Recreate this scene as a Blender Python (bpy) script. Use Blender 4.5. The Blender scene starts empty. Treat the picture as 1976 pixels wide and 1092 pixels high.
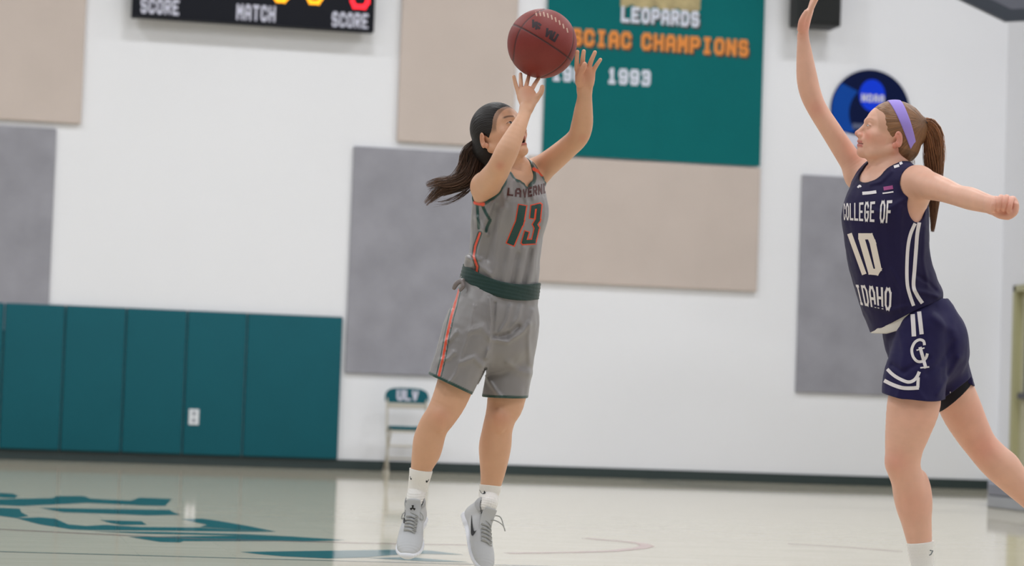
import bpy, bmesh, math, random
import numpy as np
from mathutils import Vector, Matrix
from mathutils.bvhtree import BVHTree

SC = bpy.context.scene
COL = SC.collection
rng = np.random.default_rng(7)
random.seed(7)

# ------------------------------------------------------------------ camera
FPX, CX, CY = 5000.0, 988.0, 546.0
YAW, ROLL, HOR = math.radians(11.6), math.radians(2.05), 797.0
PITCH = math.atan((HOR - CY) / FPX)
CAMZ = 0.64
WALL = 26.4            # distance of the back wall
DEP = 8.8              # distance of the players
C0 = np.array([0.0, 0.0, CAMZ])
F_ = np.array([math.sin(YAW) * math.cos(PITCH), math.cos(YAW) * math.cos(PITCH), math.sin(PITCH)])
R0 = np.array([math.cos(YAW), -math.sin(YAW), 0.0])
U0 = np.cross(R0, F_)
R_ = R0 * math.cos(ROLL) + U0 * math.sin(ROLL)
U_ = U0 * math.cos(ROLL) - R0 * math.sin(ROLL)
cam = bpy.data.cameras.new('camera')
cam.sensor_width = 36.0
cam.lens = 36.0 * FPX / 1976.0
cam.clip_end = 200
cam.dof.use_dof = True
cam.dof.focus_distance = DEP
cam.dof.aperture_fstop = 3.8
camo = bpy.data.objects.new('camera', cam)
COL.objects.link(camo)
camo.matrix_world = Matrix(((R_[0], U_[0], -F_[0], C0[0]), (R_[1], U_[1], -F_[1], C0[1]),
                            (R_[2], U_[2], -F_[2], C0[2]), (0, 0, 0, 1)))
SC.camera = camo

# ------------------------------------------------------------------ light and exposure
SC.view_settings.view_transform = 'Standard'
SC.view_settings.look = 'None'
SC.view_settings.gamma = 1.0
SC.view_settings.use_curve_mapping = False
SC.view_settings.exposure = 0.0
SC.cycles.use_denoising = True
SC.cycles.max_bounces = 8
SC.cycles.sample_clamp_indirect = 4.0
w = bpy.data.worlds.new('world'); SC.world = w; w.use_nodes = True
w.node_tree.nodes['Background'].inputs[0].default_value = (0.9, 0.95, 1, 1)
w.node_tree.nodes['Background'].inputs[1].default_value = 0.05
CEIL = 9.2
LAMP_W = 188.0
LAMP_C = (0.955, 0.98, 1.0)
for ly in (1.5, 8.0, 14.5, 21.0):
    for lx in (-9.0, -3.0, 3.0, 9.0):
        li = bpy.data.lights.new('gym_lamp', 'AREA')
        li.shape = 'RECTANGLE'; li.size = 1.5; li.size_y = 0.7
        li.energy = LAMP_W
        li.color = LAMP_C
        lo = bpy.data.objects.new('gym_lamp', li); COL.objects.link(lo)
        lo.location = (lx, ly, CEIL - 0.35)


def ray(px, py):
    return F_ + R_ * ((px - CX) / FPX) + U_ * ((CY - py) / FPX)

def on_y(px, py, y=WALL):
    d = ray(px, py); return C0 + d * (y / d[1])

def on_x(px, py, x):
    d = ray(px, py); return C0 + d * (x / d[0])

def on_floor(px, py, z=0.0):
    d = ray(px, py); return C0 + d * ((z - CAMZ) / d[2])

def srgb(r, g, b):
    def f(c):
        c /= 255.0
        return c / 12.92 if c <= 0.04045 else ((c + 0.055) / 1.055) ** 2.4
    return (f(r), f(g), f(b), 1.0)

# ------------------------------------------------------------------ materials
def mat(name, col, rough=0.6, metal=0.0, bump=0.0, bscale=200.0, spec=0.5, vcol=False, noise=0.0, nscale=3.0,
        sss=0.0, sheen=0.0, coat=0.0, stretch=None, emit=None, estr=0.0, bdist=0.002, hair=False):
    m = bpy.data.materials.new(name); m.use_nodes = True
    nt = m.node_tree; b = nt.nodes['Principled BSDF']
    b.inputs['Base Color'].default_value = col
    b.inputs['Roughness'].default_value = rough
    b.inputs['Metallic'].default_value = metal
    b.inputs['Specular IOR Level'].default_value = spec
    b.inputs['Sheen Weight'].default_value = sheen
    b.inputs['Coat Weight'].default_value = coat
    if sss:
        b.inputs['Subsurface Weight'].default_value = sss
        b.inputs['Subsurface Radius'].default_value = (0.02, 0.008, 0.004)
        b.inputs['Subsurface Scale'].default_value = 0.6
    if emit:
        b.inputs['Emission Color'].default_value = emit
        b.inputs['Emission Strength'].default_value = estr
    tc = nt.nodes.new('ShaderNodeTexCoord')
    vec = tc.outputs['Object']
    if stretch:
        mp = nt.nodes.new('ShaderNodeMapping'); mp.inputs['Scale'].default_value = stretch
        nt.links.new(vec, mp.inputs[0]); vec = mp.outputs[0]
    src = None
    if vcol:
        a = nt.nodes.new('ShaderNodeAttribute'); a.attribute_name = 'col'
        src = a.outputs['Color']; nt.links.new(src, b.inputs['Base Color'])
    if noise:
        n = nt.nodes.new('ShaderNodeTexNoise'); n.inputs['Scale'].default_value = nscale
        n.inputs['Detail'].default_value = 5
        nt.links.new(vec, n.inputs['Vector'])
        mr = nt.nodes.new('ShaderNodeMapRange')
        mr.inputs[3].default_value = 1 - noise; mr.inputs[4].default_value = 1 + noise
        mr.inputs[1].default_value = 0.3; mr.inputs[2].default_value = 0.7
        nt.links.new(n.outputs[0], mr.inputs[0])
        mx = nt.nodes.new('ShaderNodeVectorMath'); mx.operation = 'SCALE'
        if src is None:
            mx.inputs[0].default_value = col[:3]
        else:
            nt.links.new(src, mx.inputs[0])
        nt.links.new(mr.outputs[0], mx.inputs['Scale'])
        nt.links.new(mx.outputs[0], b.inputs['Base Color'])
    if bump:
        if hair:
            a2 = nt.nodes.new('ShaderNodeAttribute'); a2.attribute_name = 'hc'
            vec = a2.outputs['Vector']
        n2 = nt.nodes.new('ShaderNodeTexNoise'); n2.inputs['Scale'].default_value = bscale
        n2.inputs['Detail'].default_value = 3
        nt.links.new(vec, n2.inputs['Vector'])
        bp = nt.nodes.new('ShaderNodeBump'); bp.inputs['Strength'].default_value = bump
        bp.inputs['Distance'].default_value = bdist
        nt.links.new(n2.outputs[0], bp.inputs['Height'])
        nt.links.new(bp.outputs[0], b.inputs['Normal'])
    return m

# ------------------------------------------------------------------ object helpers
def tag(o, label=None, cat=None, group=None, kind=None):
    if label: o['label'] = label
    if cat: o['category'] = cat
    if group: o['group'] = group
    if kind: o['kind'] = kind
    return o

def empty(name, loc=(0, 0, 0)):
    o = bpy.data.objects.new(name, None); COL.objects.link(o); o.location = loc
    o.empty_display_size = 0.1
    return o

def link(name, me, m, parent=None):
    o = bpy.data.objects.new(name, me); COL.objects.link(o)
    if m is not None: me.materials.append(m)
    if parent is not None:
        o.parent = parent
        # children are built in world coordinates
        o.matrix_parent_inverse = Matrix.Translation(parent.location).inverted() if parent.parent is None else o.matrix_parent_inverse
        if parent.parent is not None:
            o.matrix_parent_inverse = Matrix.Identity(4)
    return o

class MB:
    def __init__(s): s.v = []; s.f = []
    def add(s, v, f):
        n = len(s.v); s.v += [tuple(map(float, q)) for q in v]; s.f += [tuple(i + n for i in q) for q in f]
    def box(s, lo, hi):
        x0, y0, z0 = lo; x1, y1, z1 = hi
        s.add([(x0, y0, z0), (x1, y0, z0), (x1, y1, z0), (x0, y1, z0), (x0, y0, z1), (x1, y0, z1), (x1, y1, z1), (x0, y1, z1)],
              [(0, 3, 2, 1), (4, 5, 6, 7), (0, 1, 5, 4), (1, 2, 6, 5), (2, 3, 7, 6), (3, 0, 4, 7)])
    def tube(s, pts, r, n=8, cap=True, r2=None):
        pts = [np.array(p, float) for p in pts]; m = len(pts)
        rs = [r] * m if np.isscalar(r) else list(r)
        base = len(s.v); up = None
        for i, p in enumerate(pts):
            t = pts[min(i + 1, m - 1)] - pts[max(i - 1, 0)]; t /= (np.linalg.norm(t) + 1e-12)
            if up is None:
                up = np.cross(t, (0, 0, 1.0));
                if np.linalg.norm(up) < 0.1: up = np.cross(t, (1.0, 0, 0))
            up = up - t * (up @ t); up /= (np.linalg.norm(up) + 1e-12)
            w_ = np.cross(t, up)
            for k in range(n):
                a = 2 * math.pi * k / n
                s.v.append(tuple(p + rs[i] * (up * math.cos(a) + w_ * math.sin(a) * (r2 or 1))))
        for i in range(m - 1):
            for k in range(n):
                a = base + i * n + k; b = base + i * n + (k + 1) % n
                s.f.append((a, b, b + n, a + n))
        if cap:
            s.f.append(tuple(base + k for k in range(n))[::-1])
            s.f.append(tuple(base + (m - 1) * n + k for k in range(n)))
    def prism(s, poly, d):
        """poly: list of 3-D points, d: extrusion vector"""
        n = len(poly); poly = [np.array(p, float) for p in poly]; d = np.array(d, float)
        s.add(poly + [p + d for p in poly],
              [tuple(range(n))[::-1], tuple(range(n, 2 * n))] + [(i, (i + 1) % n, n + (i + 1) % n, n + i) for i in range(n)])
    def build(s, name, m, parent=None, bevel=0.0, smooth=False, seg=2):
        me = bpy.data.meshes.new(name); me.from_pydata(s.v, [], s.f)
        bm = bmesh.new(); bm.from_mesh(me)
        bmesh.ops.recalc_face_normals(bm, faces=bm.faces)
        if bevel:
            bmesh.ops.bevel(bm, geom=list(bm.edges), offset=bevel, segments=seg, affect='EDGES', profile=0.5)
        bm.to_mesh(me); bm.free()
        if smooth:
            me.polygons.foreach_set('use_smooth', [True] * len(me.polygons))
        return link(name, me, m, parent)

def npmesh(name, V, Q, m, parent=None, smooth=True, col=None, hc=None):
    me = bpy.data.meshes.new(name)
    V = np.asarray(V, np.float32); Q = np.asarray(Q, np.int32)
    k = Q.shape[1]
    me.vertices.add(len(V)); me.vertices.foreach_set('co', V.ravel())
    me.loops.add(Q.size); me.loops.foreach_set('vertex_index', Q.ravel())
    me.polygons.add(len(Q))
    me.polygons.foreach_set('loop_start', np.arange(0, Q.size, k, dtype=np.int32))
    try: me.polygons.foreach_set('loop_total', np.full(len(Q), k, np.int32))
    except Exception: pass
    me.update(calc_edges=True)
    if smooth: me.polygons.foreach_set('use_smooth', np.ones(len(Q), bool))
    if col is not None:
        a = me.color_attributes.new('col', 'FLOAT_COLOR', 'POINT')
        c = np.ones((len(V), 4), np.float32); c[:, :3] = col[:, :3]
        a.data.foreach_set('color', c.ravel())
    if hc is not None:
        a = me.attributes.new('hc', 'FLOAT_VECTOR', 'POINT')
        a.data.foreach_set('vector', np.asarray(hc, np.float32).ravel())
    me.validate()
    return link(name, me, m, parent)

# ------------------------------------------------------------------ block lettering (strokes in a unit cell)
G = {
 'A': [[(0, 0), (0, .72), (.28, 1), (.72, 1), (1, .72), (1, 0)], [(0, .4), (1, .4)]],
 'B': [[(0, 0), (0, 1), (.75, 1), (1, .85), (1, .62), (.8, .5), (1, .38), (1, .15), (.75, 0), (0, 0)], [(0, .5), (.8, .5)]],
 'C': [[(1, .74), (1, .82), (.75, 1), (.25, 1), (0, .8), (0, .2), (.25, 0), (.75, 0), (1, .18), (1, .26)]],
 'D': [[(0, 0), (0, 1), (.7, 1), (1, .78), (1, .22), (.7, 0), (0, 0)]],
 'E': [[(1, 1), (0, 1), (0, 0), (1, 0)], [(0, .5), (.75, .5)]],
 'F': [[(1, 1), (0, 1), (0, 0)], [(0, .5), (.75, .5)]],
 'G': [[(1, .78), (.75, 1), (.25, 1), (0, .8), (0, .2), (.25, 0), (.75, 0), (1, .2), (1, .48), (.55, .48)]],
 'H': [[(0, 0), (0, 1)], [(1, 0), (1, 1)], [(0, .5), (1, .5)]],
 'I': [[(.5, 0), (.5, 1)], [(.25, 0), (.75, 0)], [(.25, 1), (.75, 1)]],
 'L': [[(0, 1), (0, 0), (1, 0)]],
 'M': [[(0, 0), (0, 1), (.5, .45), (1, 1), (1, 0)]],
 'N': [[(0, 0), (0, 1), (1, 0), (1, 1)]],
 'O': [[(.28, 0), (0, .2), (0, .8), (.28, 1), (.72, 1), (1, .8), (1, .2), (.72, 0), (.28, 0)]],
 'P': [[(0, 0), (0, 1), (.75, 1), (1, .84), (1, .6), (.75, .44), (0, .44)]],
 'R': [[(0, 0), (0, 1), (.75, 1), (1, .84), (1, .62), (.75, .46), (0, .46)], [(.5, .46), (1, 0)]],
 'S': [[(1, .78), (.78, 1), (.22, 1), (0, .82), (0, .62), (.2, .52), (.8, .48), (1, .38), (1, .18), (.78, 0), (.22, 0), (0, .22)]],
 'T': [[(0, 1), (1, 1)], [(.5, 0), (.5, 1)]],
 'U': [[(0, 1), (0, .2), (.28, 0), (.72, 0), (1, .2), (1, 1)]],
 'V': [[(0, 1), (.5, 0), (1, 1)]],
 'Y': [[(0, 1), (.5, .5), (1, 1)], [(.5, .5), (.5, 0)]],
 '0': [[(.25, 0), (0, .15), (0, .85), (.25, 1), (.75, 1), (1, .85), (1, .15), (.75, 0), (.25, 0)]],
 '1': [[(.5, 0), (.5, 1), (.2, .8)], [(.2, 0), (.8, 0)]],
 '|': [[(.5, 0), (.5, 1)]],
 '3': [[(0, .8), (.2, 1), (.8, 1), (1, .84), (1, .64), (.8, .52), (.35, .52)], [(.8, .52), (1, .4), (1, .16), (.8, 0), (.2, 0), (0, .2)]],
 '8': [[(.22, .52), (0, .66), (0, .85), (.22, 1), (.78, 1), (1, .85), (1, .66), (.78, .52), (.22, .52), (0, .38), (0, .15), (.22, 0), (.78, 0), (1, .15), (1, .38), (.78, .52)]],
 '9': [[(0, .18), (.22, 0), (.78, 0), (1, .18), (1, .82), (.78, 1), (.22, 1), (0, .82), (0, .6), (.22, .45), (1, .45)]],
}

def strokes(ch, t, n=6):
    """grids of (x, y) in the unit cell for one glyph; t = stroke width (in cell units, x and y)"""
    out = []
    tx, ty = t
    for pl in G[ch]:
        P = [np.array((tx / 2 + p[0] * (1 - tx), ty / 2 + p[1] * (1 - ty))) for p in pl]
        for a, b in zip(P[:-1], P[1:]):
            d = b - a; L = np.linalg.norm(d)
            if L < 1e-6: continue
            u = d / L; nrm = np.array((-u[1], u[0]))
            hw = 0.5 * math.sqrt((nrm[0] * tx) ** 2 + (nrm[1] * ty) ** 2)
            ex = 0.5 * math.sqrt((u[0] * tx) ** 2 + (u[1] * ty) ** 2) * (0.95 if abs(u[0]) < .02 or abs(u[1]) < .02 else 0.45)
            a2 = a - u * ex; b2 = b + u * ex
            k = max(1, int(math.ceil(L * n)))
            g = []
            for i in range(k + 1):
                c = a2 + (b2 - a2) * i / k
                g.append([c - nrm * hw, c, c + nrm * hw])
            out.append(g)
    return out

def text_grids(s, t, gap=0.25, aspect=None, space=0.6, n=6):
    """lay a word out in 0..1 x 0..1"""
    tot = sum(space if c == ' ' else 1 for c in s) + gap * (len(s) - 1)
    x = 0; out = []
    for c in s:
        if c == ' ': x += space + gap; continue
        for g in strokes(c, t, n):
            out.append([[np.array(((x + p[0]) / tot, p[1])) for p in r] for r in g])
        x += 1 + gap
    return out

def grids_to_mesh(grids, fn, name, m, parent, lift=0.0):
    mb = MB()
    for gi, g in enumerate(grids):
        base = len(mb.v)
        for r in g:
            for p in r: mb.v.append(tuple(fn(p[0], p[1], gi)))
        for i in range(len(g) - 1):
            for j in range(2):
                a = base + i * 3 + j
                mb.f.append((a, a + 1, a + 4, a + 3))
    me = bpy.data.meshes.new(name); me.from_pydata(mb.v, [], mb.f)
    me.polygons.foreach_set('use_smooth', [True] * len(me.polygons))
    return link(name, me, m, parent)

def quadmap(q):
    """q: tl, tr, br, bl"""
    tl, tr, br, bl = [np.array(p, float) for p in q]
    return lambda u, v: (bl * (1 - u) + br * u) * (1 - v) + (tl * (1 - u) + tr * u) * v

# ================================================================== the room
M_wall = mat('painted_wall', srgb(236, 236, 240), 0.85, bump=0.15, bscale=60, noise=0.012, nscale=0.6)
M_ceil = mat('ceiling_paint', srgb(140, 142, 146), 0.9, noise=0.02)
M_far = mat('far_wall_grey', srgb(120, 122, 126), 0.9)
XR = on_y(1934, 500)[0]       # corner with the right wall
XL, YF = -13.0, -4.0

def struct(name, mb, m, **k):
    o = mb.build(name, m, **k); o['kind'] = 'structure'; return o

# floor material: pale lacquered maple strips
def floor_material():
    m = bpy.data.materials.new('maple_floor'); m.use_nodes = True; nt = m.node_tree
    N = nt.nodes; b = N['Principled BSDF']
    tc = N.new('ShaderNodeTexCoord')
    mp = N.new('ShaderNodeMapping'); nt.links.new(tc.outputs['Object'], mp.inputs[0])
    br = N.new('ShaderNodeTexBrick'); br.offset = 0.37
    br.inputs['Color1'].default_value = srgb(212, 204, 184); br.inputs['Color2'].default_value = srgb(206, 197, 176)
    br.inputs['Mortar'].default_value = srgb(190, 178, 156)
    br.inputs['Scale'].default_value = 1.0; br.inputs['Mortar Size'].default_value = 0.0012
    br.inputs['Brick Width'].default_value = 1.1; br.inputs['Row Height'].default_value = 0.057
    nt.links.new(mp.outputs[0], br.inputs['Vector'])
    mp2 = N.new('ShaderNodeMapping'); mp2.inputs['Scale'].default_value = (1.5, 18, 1)
    nt.links.new(tc.outputs['Object'], mp2.inputs[0])
    n = N.new('ShaderNodeTexNoise'); n.inputs['Scale'].default_value = 1.2; n.inputs['Detail'].default_value = 6
    nt.links.new(mp2.outputs[0], n.inputs['Vector'])
    mx = N.new('ShaderNodeMix'); mx.data_type = 'RGBA'; mx.blend_type = 'MULTIPLY'; mx.inputs[0].default_value = 0.35
    nt.links.new(br.outputs[0], mx.inputs[6])
    cr = N.new('ShaderNodeValToRGB'); cr.color_ramp.elements[0].color = (.75, .72, .68, 1); cr.color_ramp.elements[1].color = (1, 1, 1, 1)
    cr.color_ramp.elements[0].position = .35; cr.color_ramp.elements[1].position = .6
    nt.links.new(n.outputs[0], cr.inputs[0]); nt.links.new(cr.outputs[0], mx.inputs[7])
    nt.links.new(mx.outputs[2], b.inputs['Base Color'])
    return finish_floor(m)

def finish_floor(m):
    nt = m.node_tree; b = nt.nodes['Principled BSDF']
    b.inputs['Roughness'].default_value = 0.75
    b.inputs['Specular IOR Level'].default_value = 0.1
    g = nt.nodes.new('ShaderNodeBsdfGlossy'); g.inputs['Roughness'].default_value = FL_R
    g.inputs['Color'].default_value = (1, 1, 1, 1)
    mix = nt.nodes.new('ShaderNodeMixShader')
    fr = nt.nodes.new('ShaderNodeFresnel'); fr.inputs[0].default_value = 1.45
    mr = nt.nodes.new('ShaderNodeMapRange'); mr.inputs[1].default_value = 0.0; mr.inputs[2].default_value = 1.0
    mr.inputs[3].default_value = 0.0; mr.inputs[4].default_value = FL_G
    nt.links.new(fr.outputs[0], mr.inputs[0]); nt.links.new(mr.outputs[0], mix.inputs[0])
    nt.links.new(b.outputs[0], mix.inputs[1]); nt.links.new(g.outputs[0], mix.inputs[2])
    nt.links.new(mix.outputs[0], nt.nodes['Material Output'].inputs[0])
    return m
FL_R, FL_G = 0.045, 0.80
M_floor = floor_material()
def floor_paint(name, c):
    return finish_floor(mat(name, c, 0.75))

mb = MB(); mb.box((XL, YF, -0.1), (XR + 0.2, WALL + 0.2, 0)); floor = struct('floor', mb, M_floor)
mb = MB(); mb.box((XL, WALL, 0), (XR + 0.2, WALL + 0.2, CEIL)); struct('wall_back', mb, M_wall)
mb = MB(); mb.box((XL - 0.2, YF - .2, 0), (XL, WALL + .2, CEIL)); struct('wall_left', mb, M_far)
mb = MB(); mb.box((XL, YF - 0.2, 0), (XR, YF, CEIL)); struct('wall_front', mb, M_far)
mb = MB(); mb.box((XL - .2, YF - .2, CEIL), (XR + .4, WALL + .2, CEIL + 0.2)); struct('ceiling', mb, M_ceil)
# right wall with the doorway near the corner
dA = on_x(1956, 700, XR); dtop = on_x(1962, 551, XR)
DY1 = dA[1]; DY0 = DY1 - 1.9; DZ = dtop[2]
mb = MB()
mb.box((XR, DY1, 0), (XR + .2, WALL, CEIL)); mb.box((XR, YF, 0), (XR + .2, DY0, CEIL)); mb.box((XR, DY0, DZ), (XR + .2, DY1, CEIL))
struct('wall_right', mb, M_wall)
M_tan = mat('tan_door_frame', srgb(176, 172, 134), 0.5)
M_doorc = mat('door_leaf_paint', srgb(196, 192, 166), 0.5)
M_glassd = mat('dark_door_glass', srgb(70, 84, 96), 0.1)
dr = empty('door_1', (XR, (DY0 + DY1) / 2, 0)); dr['kind'] = 'structure'
mb = MB(); mb.box((XR - .03, DY1 - .07, 0), (XR + .2, DY1, DZ)); mb.box((XR - .03, DY0, 0), (XR + .2, DY0 + .07, DZ)); mb.box((XR - .03, DY0, DZ - .07), (XR + .2, DY1, DZ))
mb.build('door_frame', M_tan, dr, bevel=.004)
for k in range(2):
    y0 = DY0 + .07 + k * .88; y1 = y0 + .88
    mb = MB(); mb.box((XR + .05, y0, 0.01), (XR + .1, y1, DZ - .07))
    lf = mb.build('door_leaf', M_doorc, dr, bevel=.004)
    mb = MB(); mb.box((XR + .04, y0 + .12, 1.0), (XR + .06, y1 - .12, 1.85)); mb.build('door_glass', M_glassd, dr)
    mb = MB(); mb.box((XR - .01, y0 + .06, 0.98), (XR + .05, y1 - .06, 1.05)); mb.build('push_bar', mat('steel_bar', srgb(80, 80, 84), .3, .8), dr, bevel=.01)

# baseboard (dark rubber) along the back wall
M_base = mat('dark_cove_base', srgb(40, 54, 54), 0.55)
bz = on_y(1400, 910)[2]
mb = MB(); mb.box((XL, WALL - .02, 0), (XR, WALL, bz)); struct('baseboard_back', mb, M_base, bevel=.004)
mb = MB(); mb.box((XR - .02, DY1 , 0), (XR, WALL - .02, bz)); struct('baseboard_right', mb, M_base, bevel=.004)

# ------------------------------------------------------------------ things on the back wall
def wallrect(x0, y0, x1, y1, plane=WALL):
    a = on_y(x0, y0, plane); b = on_y(x1, y1, plane); return a[0], a[2], b[0], b[2]

M_beige = mat('beige_acoustic_fabric', srgb(200, 186, 178), 0.95, bump=.3, bscale=300, noise=.03, nscale=2)
M_grey = mat('grey_acoustic_fabric', srgb(150, 149, 157), 0.95, bump=.4, bscale=120, noise=.10, nscale=3.5)
def wall_panel(px_l, px_r, py_mid, px_mid, py_top, py_bot, th, m, label, seam=None):
    pl = WALL - th
    X0 = on_y(px_l, py_mid, pl)[0]; X1 = on_y(px_r, py_mid, pl)[0]
    Z1 = on_y(px_mid, py_top, pl)[2] if py_top is not None else 5.9
    Z0 = on_y(px_mid, py_bot, pl)[2]
    r = empty('acoustic_panel', ((X0 + X1) / 2, WALL, Z0))
    tag(r, label, 'panel', 'acoustic panels on the gym wall')
    xs = [X0, X1] if not seam else [X0] + [on_y(s, py_mid, pl)[0] for s in seam] + [X1]
    for a, b in zip(xs[:-1], xs[1:]):
        mb = MB(); mb.box((a + .002, pl, Z0), (b - .002, WALL - .003, Z1)); mb.build('fabric_panel', m, r, bevel=.012)
    return X0, Z0, X1, Z1
wall_panel(-420, 162, 120, 80, None, 234.5, .06, M_beige, 'beige fabric wall panel cut by the upper left corner')
wall_panel(771, 996, 140, 830, None, 276, .06, M_beige, 'tall beige fabric wall panel between scoreboard and green banner')
wall_panel(1015, 1465, 440, 1250, 312, 553, .06, M_beige, 'wide beige fabric wall panel directly under the green banner')
wall_panel(-420, 102, 420, 50, 245, 640, .04, M_grey, 'mottled grey wall panel above the teal wall pads at far left')
wall_panel(674, 930, 500, 780, 287, 724, .04, M_grey, 'tall mottled grey wall panel behind the shooting player')
wall_panel(1542, 1745, 550, 1590, 339, 759, .04, M_grey, 'mottled grey wall panel behind the player in navy')

# wall pads
M_pad = mat('teal_vinyl', srgb(10, 88, 100), 0.65, spec=.25, bump=.1, bscale=300, noise=.03, nscale=2)
M_padb = mat('pad_backing', srgb(60, 58, 60), 0.8)
PD = .06; pl = WALL - PD
edges_px = [(-350), (-234), (-116), (3), (121), (239), (357), (473)]
edgesX = [on_y(e, 730, pl)[0] for e in edges_px] + [on_y(657.5, 750, pl)[0]]
pz1 = on_y(330, 598, pl)[2]; pz0 = on_y(330, 876, pl)[2]
E_ = [edgesX[2], edgesX[3], edgesX[4], edgesX[5], edgesX[6], edgesX[7], edgesX[8]]
L_ = ['teal wall pad cut off by the left frame edge', 'first full teal wall pad from the left, below the grey panel corner',
      'teal wall pad next left of the one left of the outlet', 'teal wall pad directly left of the outlet pad',
      'teal wall pad with the white outlet plate low on it', 'widest teal wall pad, at the right end of the row']
# pads: [-116..3], [3..121], [121..239], [239..357], [357..473], [473..657]
for i in range(6):
    a, b = E_[i] + .004, E_[i + 1] - .004
    r = empty('wall_pad', ((a + b) / 2, WALL, pz0)); tag(r, L_[i], 'wall pad', 'teal wall pads along the gym wall')
    mb = MB(); mb.box((a, pl, pz0), (b, WALL - .022, pz1)); mb.build('vinyl_cushion', M_pad, r, bevel=.017, smooth=True, seg=3)
    mb = MB(); mb.box((a, WALL - .02, pz0 - .01), (b, WALL - .001, pz1 + .004)); mb.build('backing_board', M_padb, r)
# electrical outlet
M_white = mat('white_plastic', srgb(225, 228, 232), 0.4)
X0, Z1, X1, Z0 = wallrect(365, 789, 383, 820, pl)
r = empty('electrical_outlet', ((X0 + X1) / 2, pl, Z0)); tag(r, 'white electrical outlet plate set into a teal wall pad', 'outlet')
mb = MB(); mb.box((X0, pl - .012, Z0), (X1, pl + .002, Z1)); mb.build('cover_plate', M_white, r, bevel=.003)
M_slot = mat('outlet_face', srgb(150, 155, 165), 0.5)
for k in (0.28, 0.72):
    mb = MB(); zc = Z0 + (Z1 - Z0) * k
    mb.box(((X0 + X1) / 2 - .018, pl - .015, zc - .02), ((X0 + X1) / 2 + .018, pl - .011, zc + .02)); mb.build('socket', M_slot, r, bevel=.002)

# scoreboard
SBP = WALL - .24
X0, Zb0, X1, Zb1 = wallrect(254, 31, 721, 63, SBP); Zb = (Zb0 + Zb1) / 2
M_black = mat('scoreboard_black', srgb(16, 18, 28), 0.6, spec=.2)
M_let = mat('scoreboard_lettering', srgb(205, 205, 222), 0.6)
M_amber = mat('amber_digit', srgb(255, 170, 0), .5, emit=srgb(255, 170, 10), estr=1.3)
M_red = mat('red_digit', srgb(255, 20, 40), .5, emit=srgb(255, 25, 45), estr=1.3)
r = empty('scoreboard', ((X0 + X1) / 2, WALL, Zb)); tag(r, 'black electronic scoreboard with white SCORE and MATCH lettering', 'scoreboard')
ZT = Zb + 1.5
mb = MB(); mb.box((X0, SBP, Zb), (X1, WALL - .1, ZT)); mb.build('cabinet', M_black, r, bevel=.006)
mb = MB(); mb.box((X0, SBP - .012, Zb), (X1, SBP, Zb + .03)); mb.box((X0, SBP - .012, ZT - .03), (X1, SBP, ZT)); mb.box((X0, SBP - .012, Zb + .03), (X0 + .03, SBP, ZT - .03)); mb.box((X1 - .03, SBP - .012, Zb + .03), (X1, SBP, ZT - .03))
mb.build('frame', M_black, r)
for xb in (X0 + .3, X1 - .4):
    mb = MB(); mb.box((xb, WALL - .1, Zb + .3), (xb + .1, WALL - .002, ZT - .2)); mb.build('mounting_bracket', M_black, r)
def flat_text(s, xa, xb, za, zb, y, m, parent, name='lettering', t=(.26, .17), gap=.3):
    fn = lambda u, v, gi: (xa + (xb - xa) * u, y - gi * 2e-5, za + (zb - za) * v)
    return grids_to_mesh(text_grids(s, t, gap, n=1), fn, name, m, parent)
for s, a, b in (('SCORE', (271, 25), (346, 0)), ('MATCH', (456, 38), (532, 12)), ('SCORE', (640, 53), (711, 27))):
    p = on_y(*a, SBP - .004); q = on_y(b[0], b[1] + 2.5, SBP - .004)
    zc = p[2]
    q0 = on_y(a[0], b[1] - 3, SBP - .004)
    flat_text(s, p[0], q[0], zc, q0[2] + .01, SBP - .004, M_let, r, t=(.3, .2), gap=.22)
def digit(px, py, h, m, val='0'):
    p = on_y(px, py, SBP - .005)
    fn = lambda u, v, gi: (p[0] + h * .55 * u, SBP - .005 - gi * 2e-5, p[2] + h * v)
    grids_to_mesh([g for g in strokes(val, (.2, .12), 2)], fn, 'digit', m, r)
digit(525, 4, .32, M_amber, '0'); digit(590, 7.5, .32, M_amber, '9'); digit(674, 16, .38, M_red, '3'); digit(287, -12, .38, M_red, '3')

# championship banner
BP = WALL - .045
M_ban = mat('teal_banner_cloth', srgb(12, 104, 106), 0.85, spec=.15, noise=.05, nscale=1.2, bump=.2, bscale=400)
X0 = on_y(1052, 150, BP)[0]; X1 = on_y(1471, 160, BP)[0]; ZB = on_y(1250, 309, BP)[2]; ZTB = 5.6
r = empty('championship_banner', ((X0 + X1) / 2, WALL, ZB)); tag(r, 'large teal banner with white and orange lettering and years', 'banner')
def bwave(x, z):
    u = (x - X0) / (X1 - X0); k = (ZTB - z) / (ZTB - ZB)
    return .012 * k * (math.sin(u * 9.0 + 1.0 + k * .6) + .6 * math.sin(u * 21 + k * 1.5) - 1.2 * math.exp(-((u - .47 - .03 * k) / .025) ** 2))
nx, nz = 90, 60; V = []; Q = []
for s_ in (0, 1):
    for j in range(nz + 1):
        for i in range(nx + 1):
            x = X0 + (X1 - X0) * i / nx; z = ZB + (ZTB - ZB) * j / nz
            V.append((x, BP + bwave(x, z) + s_ * .004, z))
st = (nx + 1) * (nz + 1)
for j in range(nz):
    for i in range(nx):
        a = j * (nx + 1) + i
        Q.append((a, a + 1, a + nx + 2, a + nx + 1)); Q.append((st + a, st + a + nx + 1, st + a + nx + 2, st + a + 1))
npmesh('cloth', V, Q, M_ban, r)
mb = MB(); mb.box((X0 - .05, BP - .02, ZTB - .02), (X1 + .05, BP + .02, ZTB + .03)); mb.build('hanging_rod', mat('rod', srgb(120, 120, 120), .4, .8), r)
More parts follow.
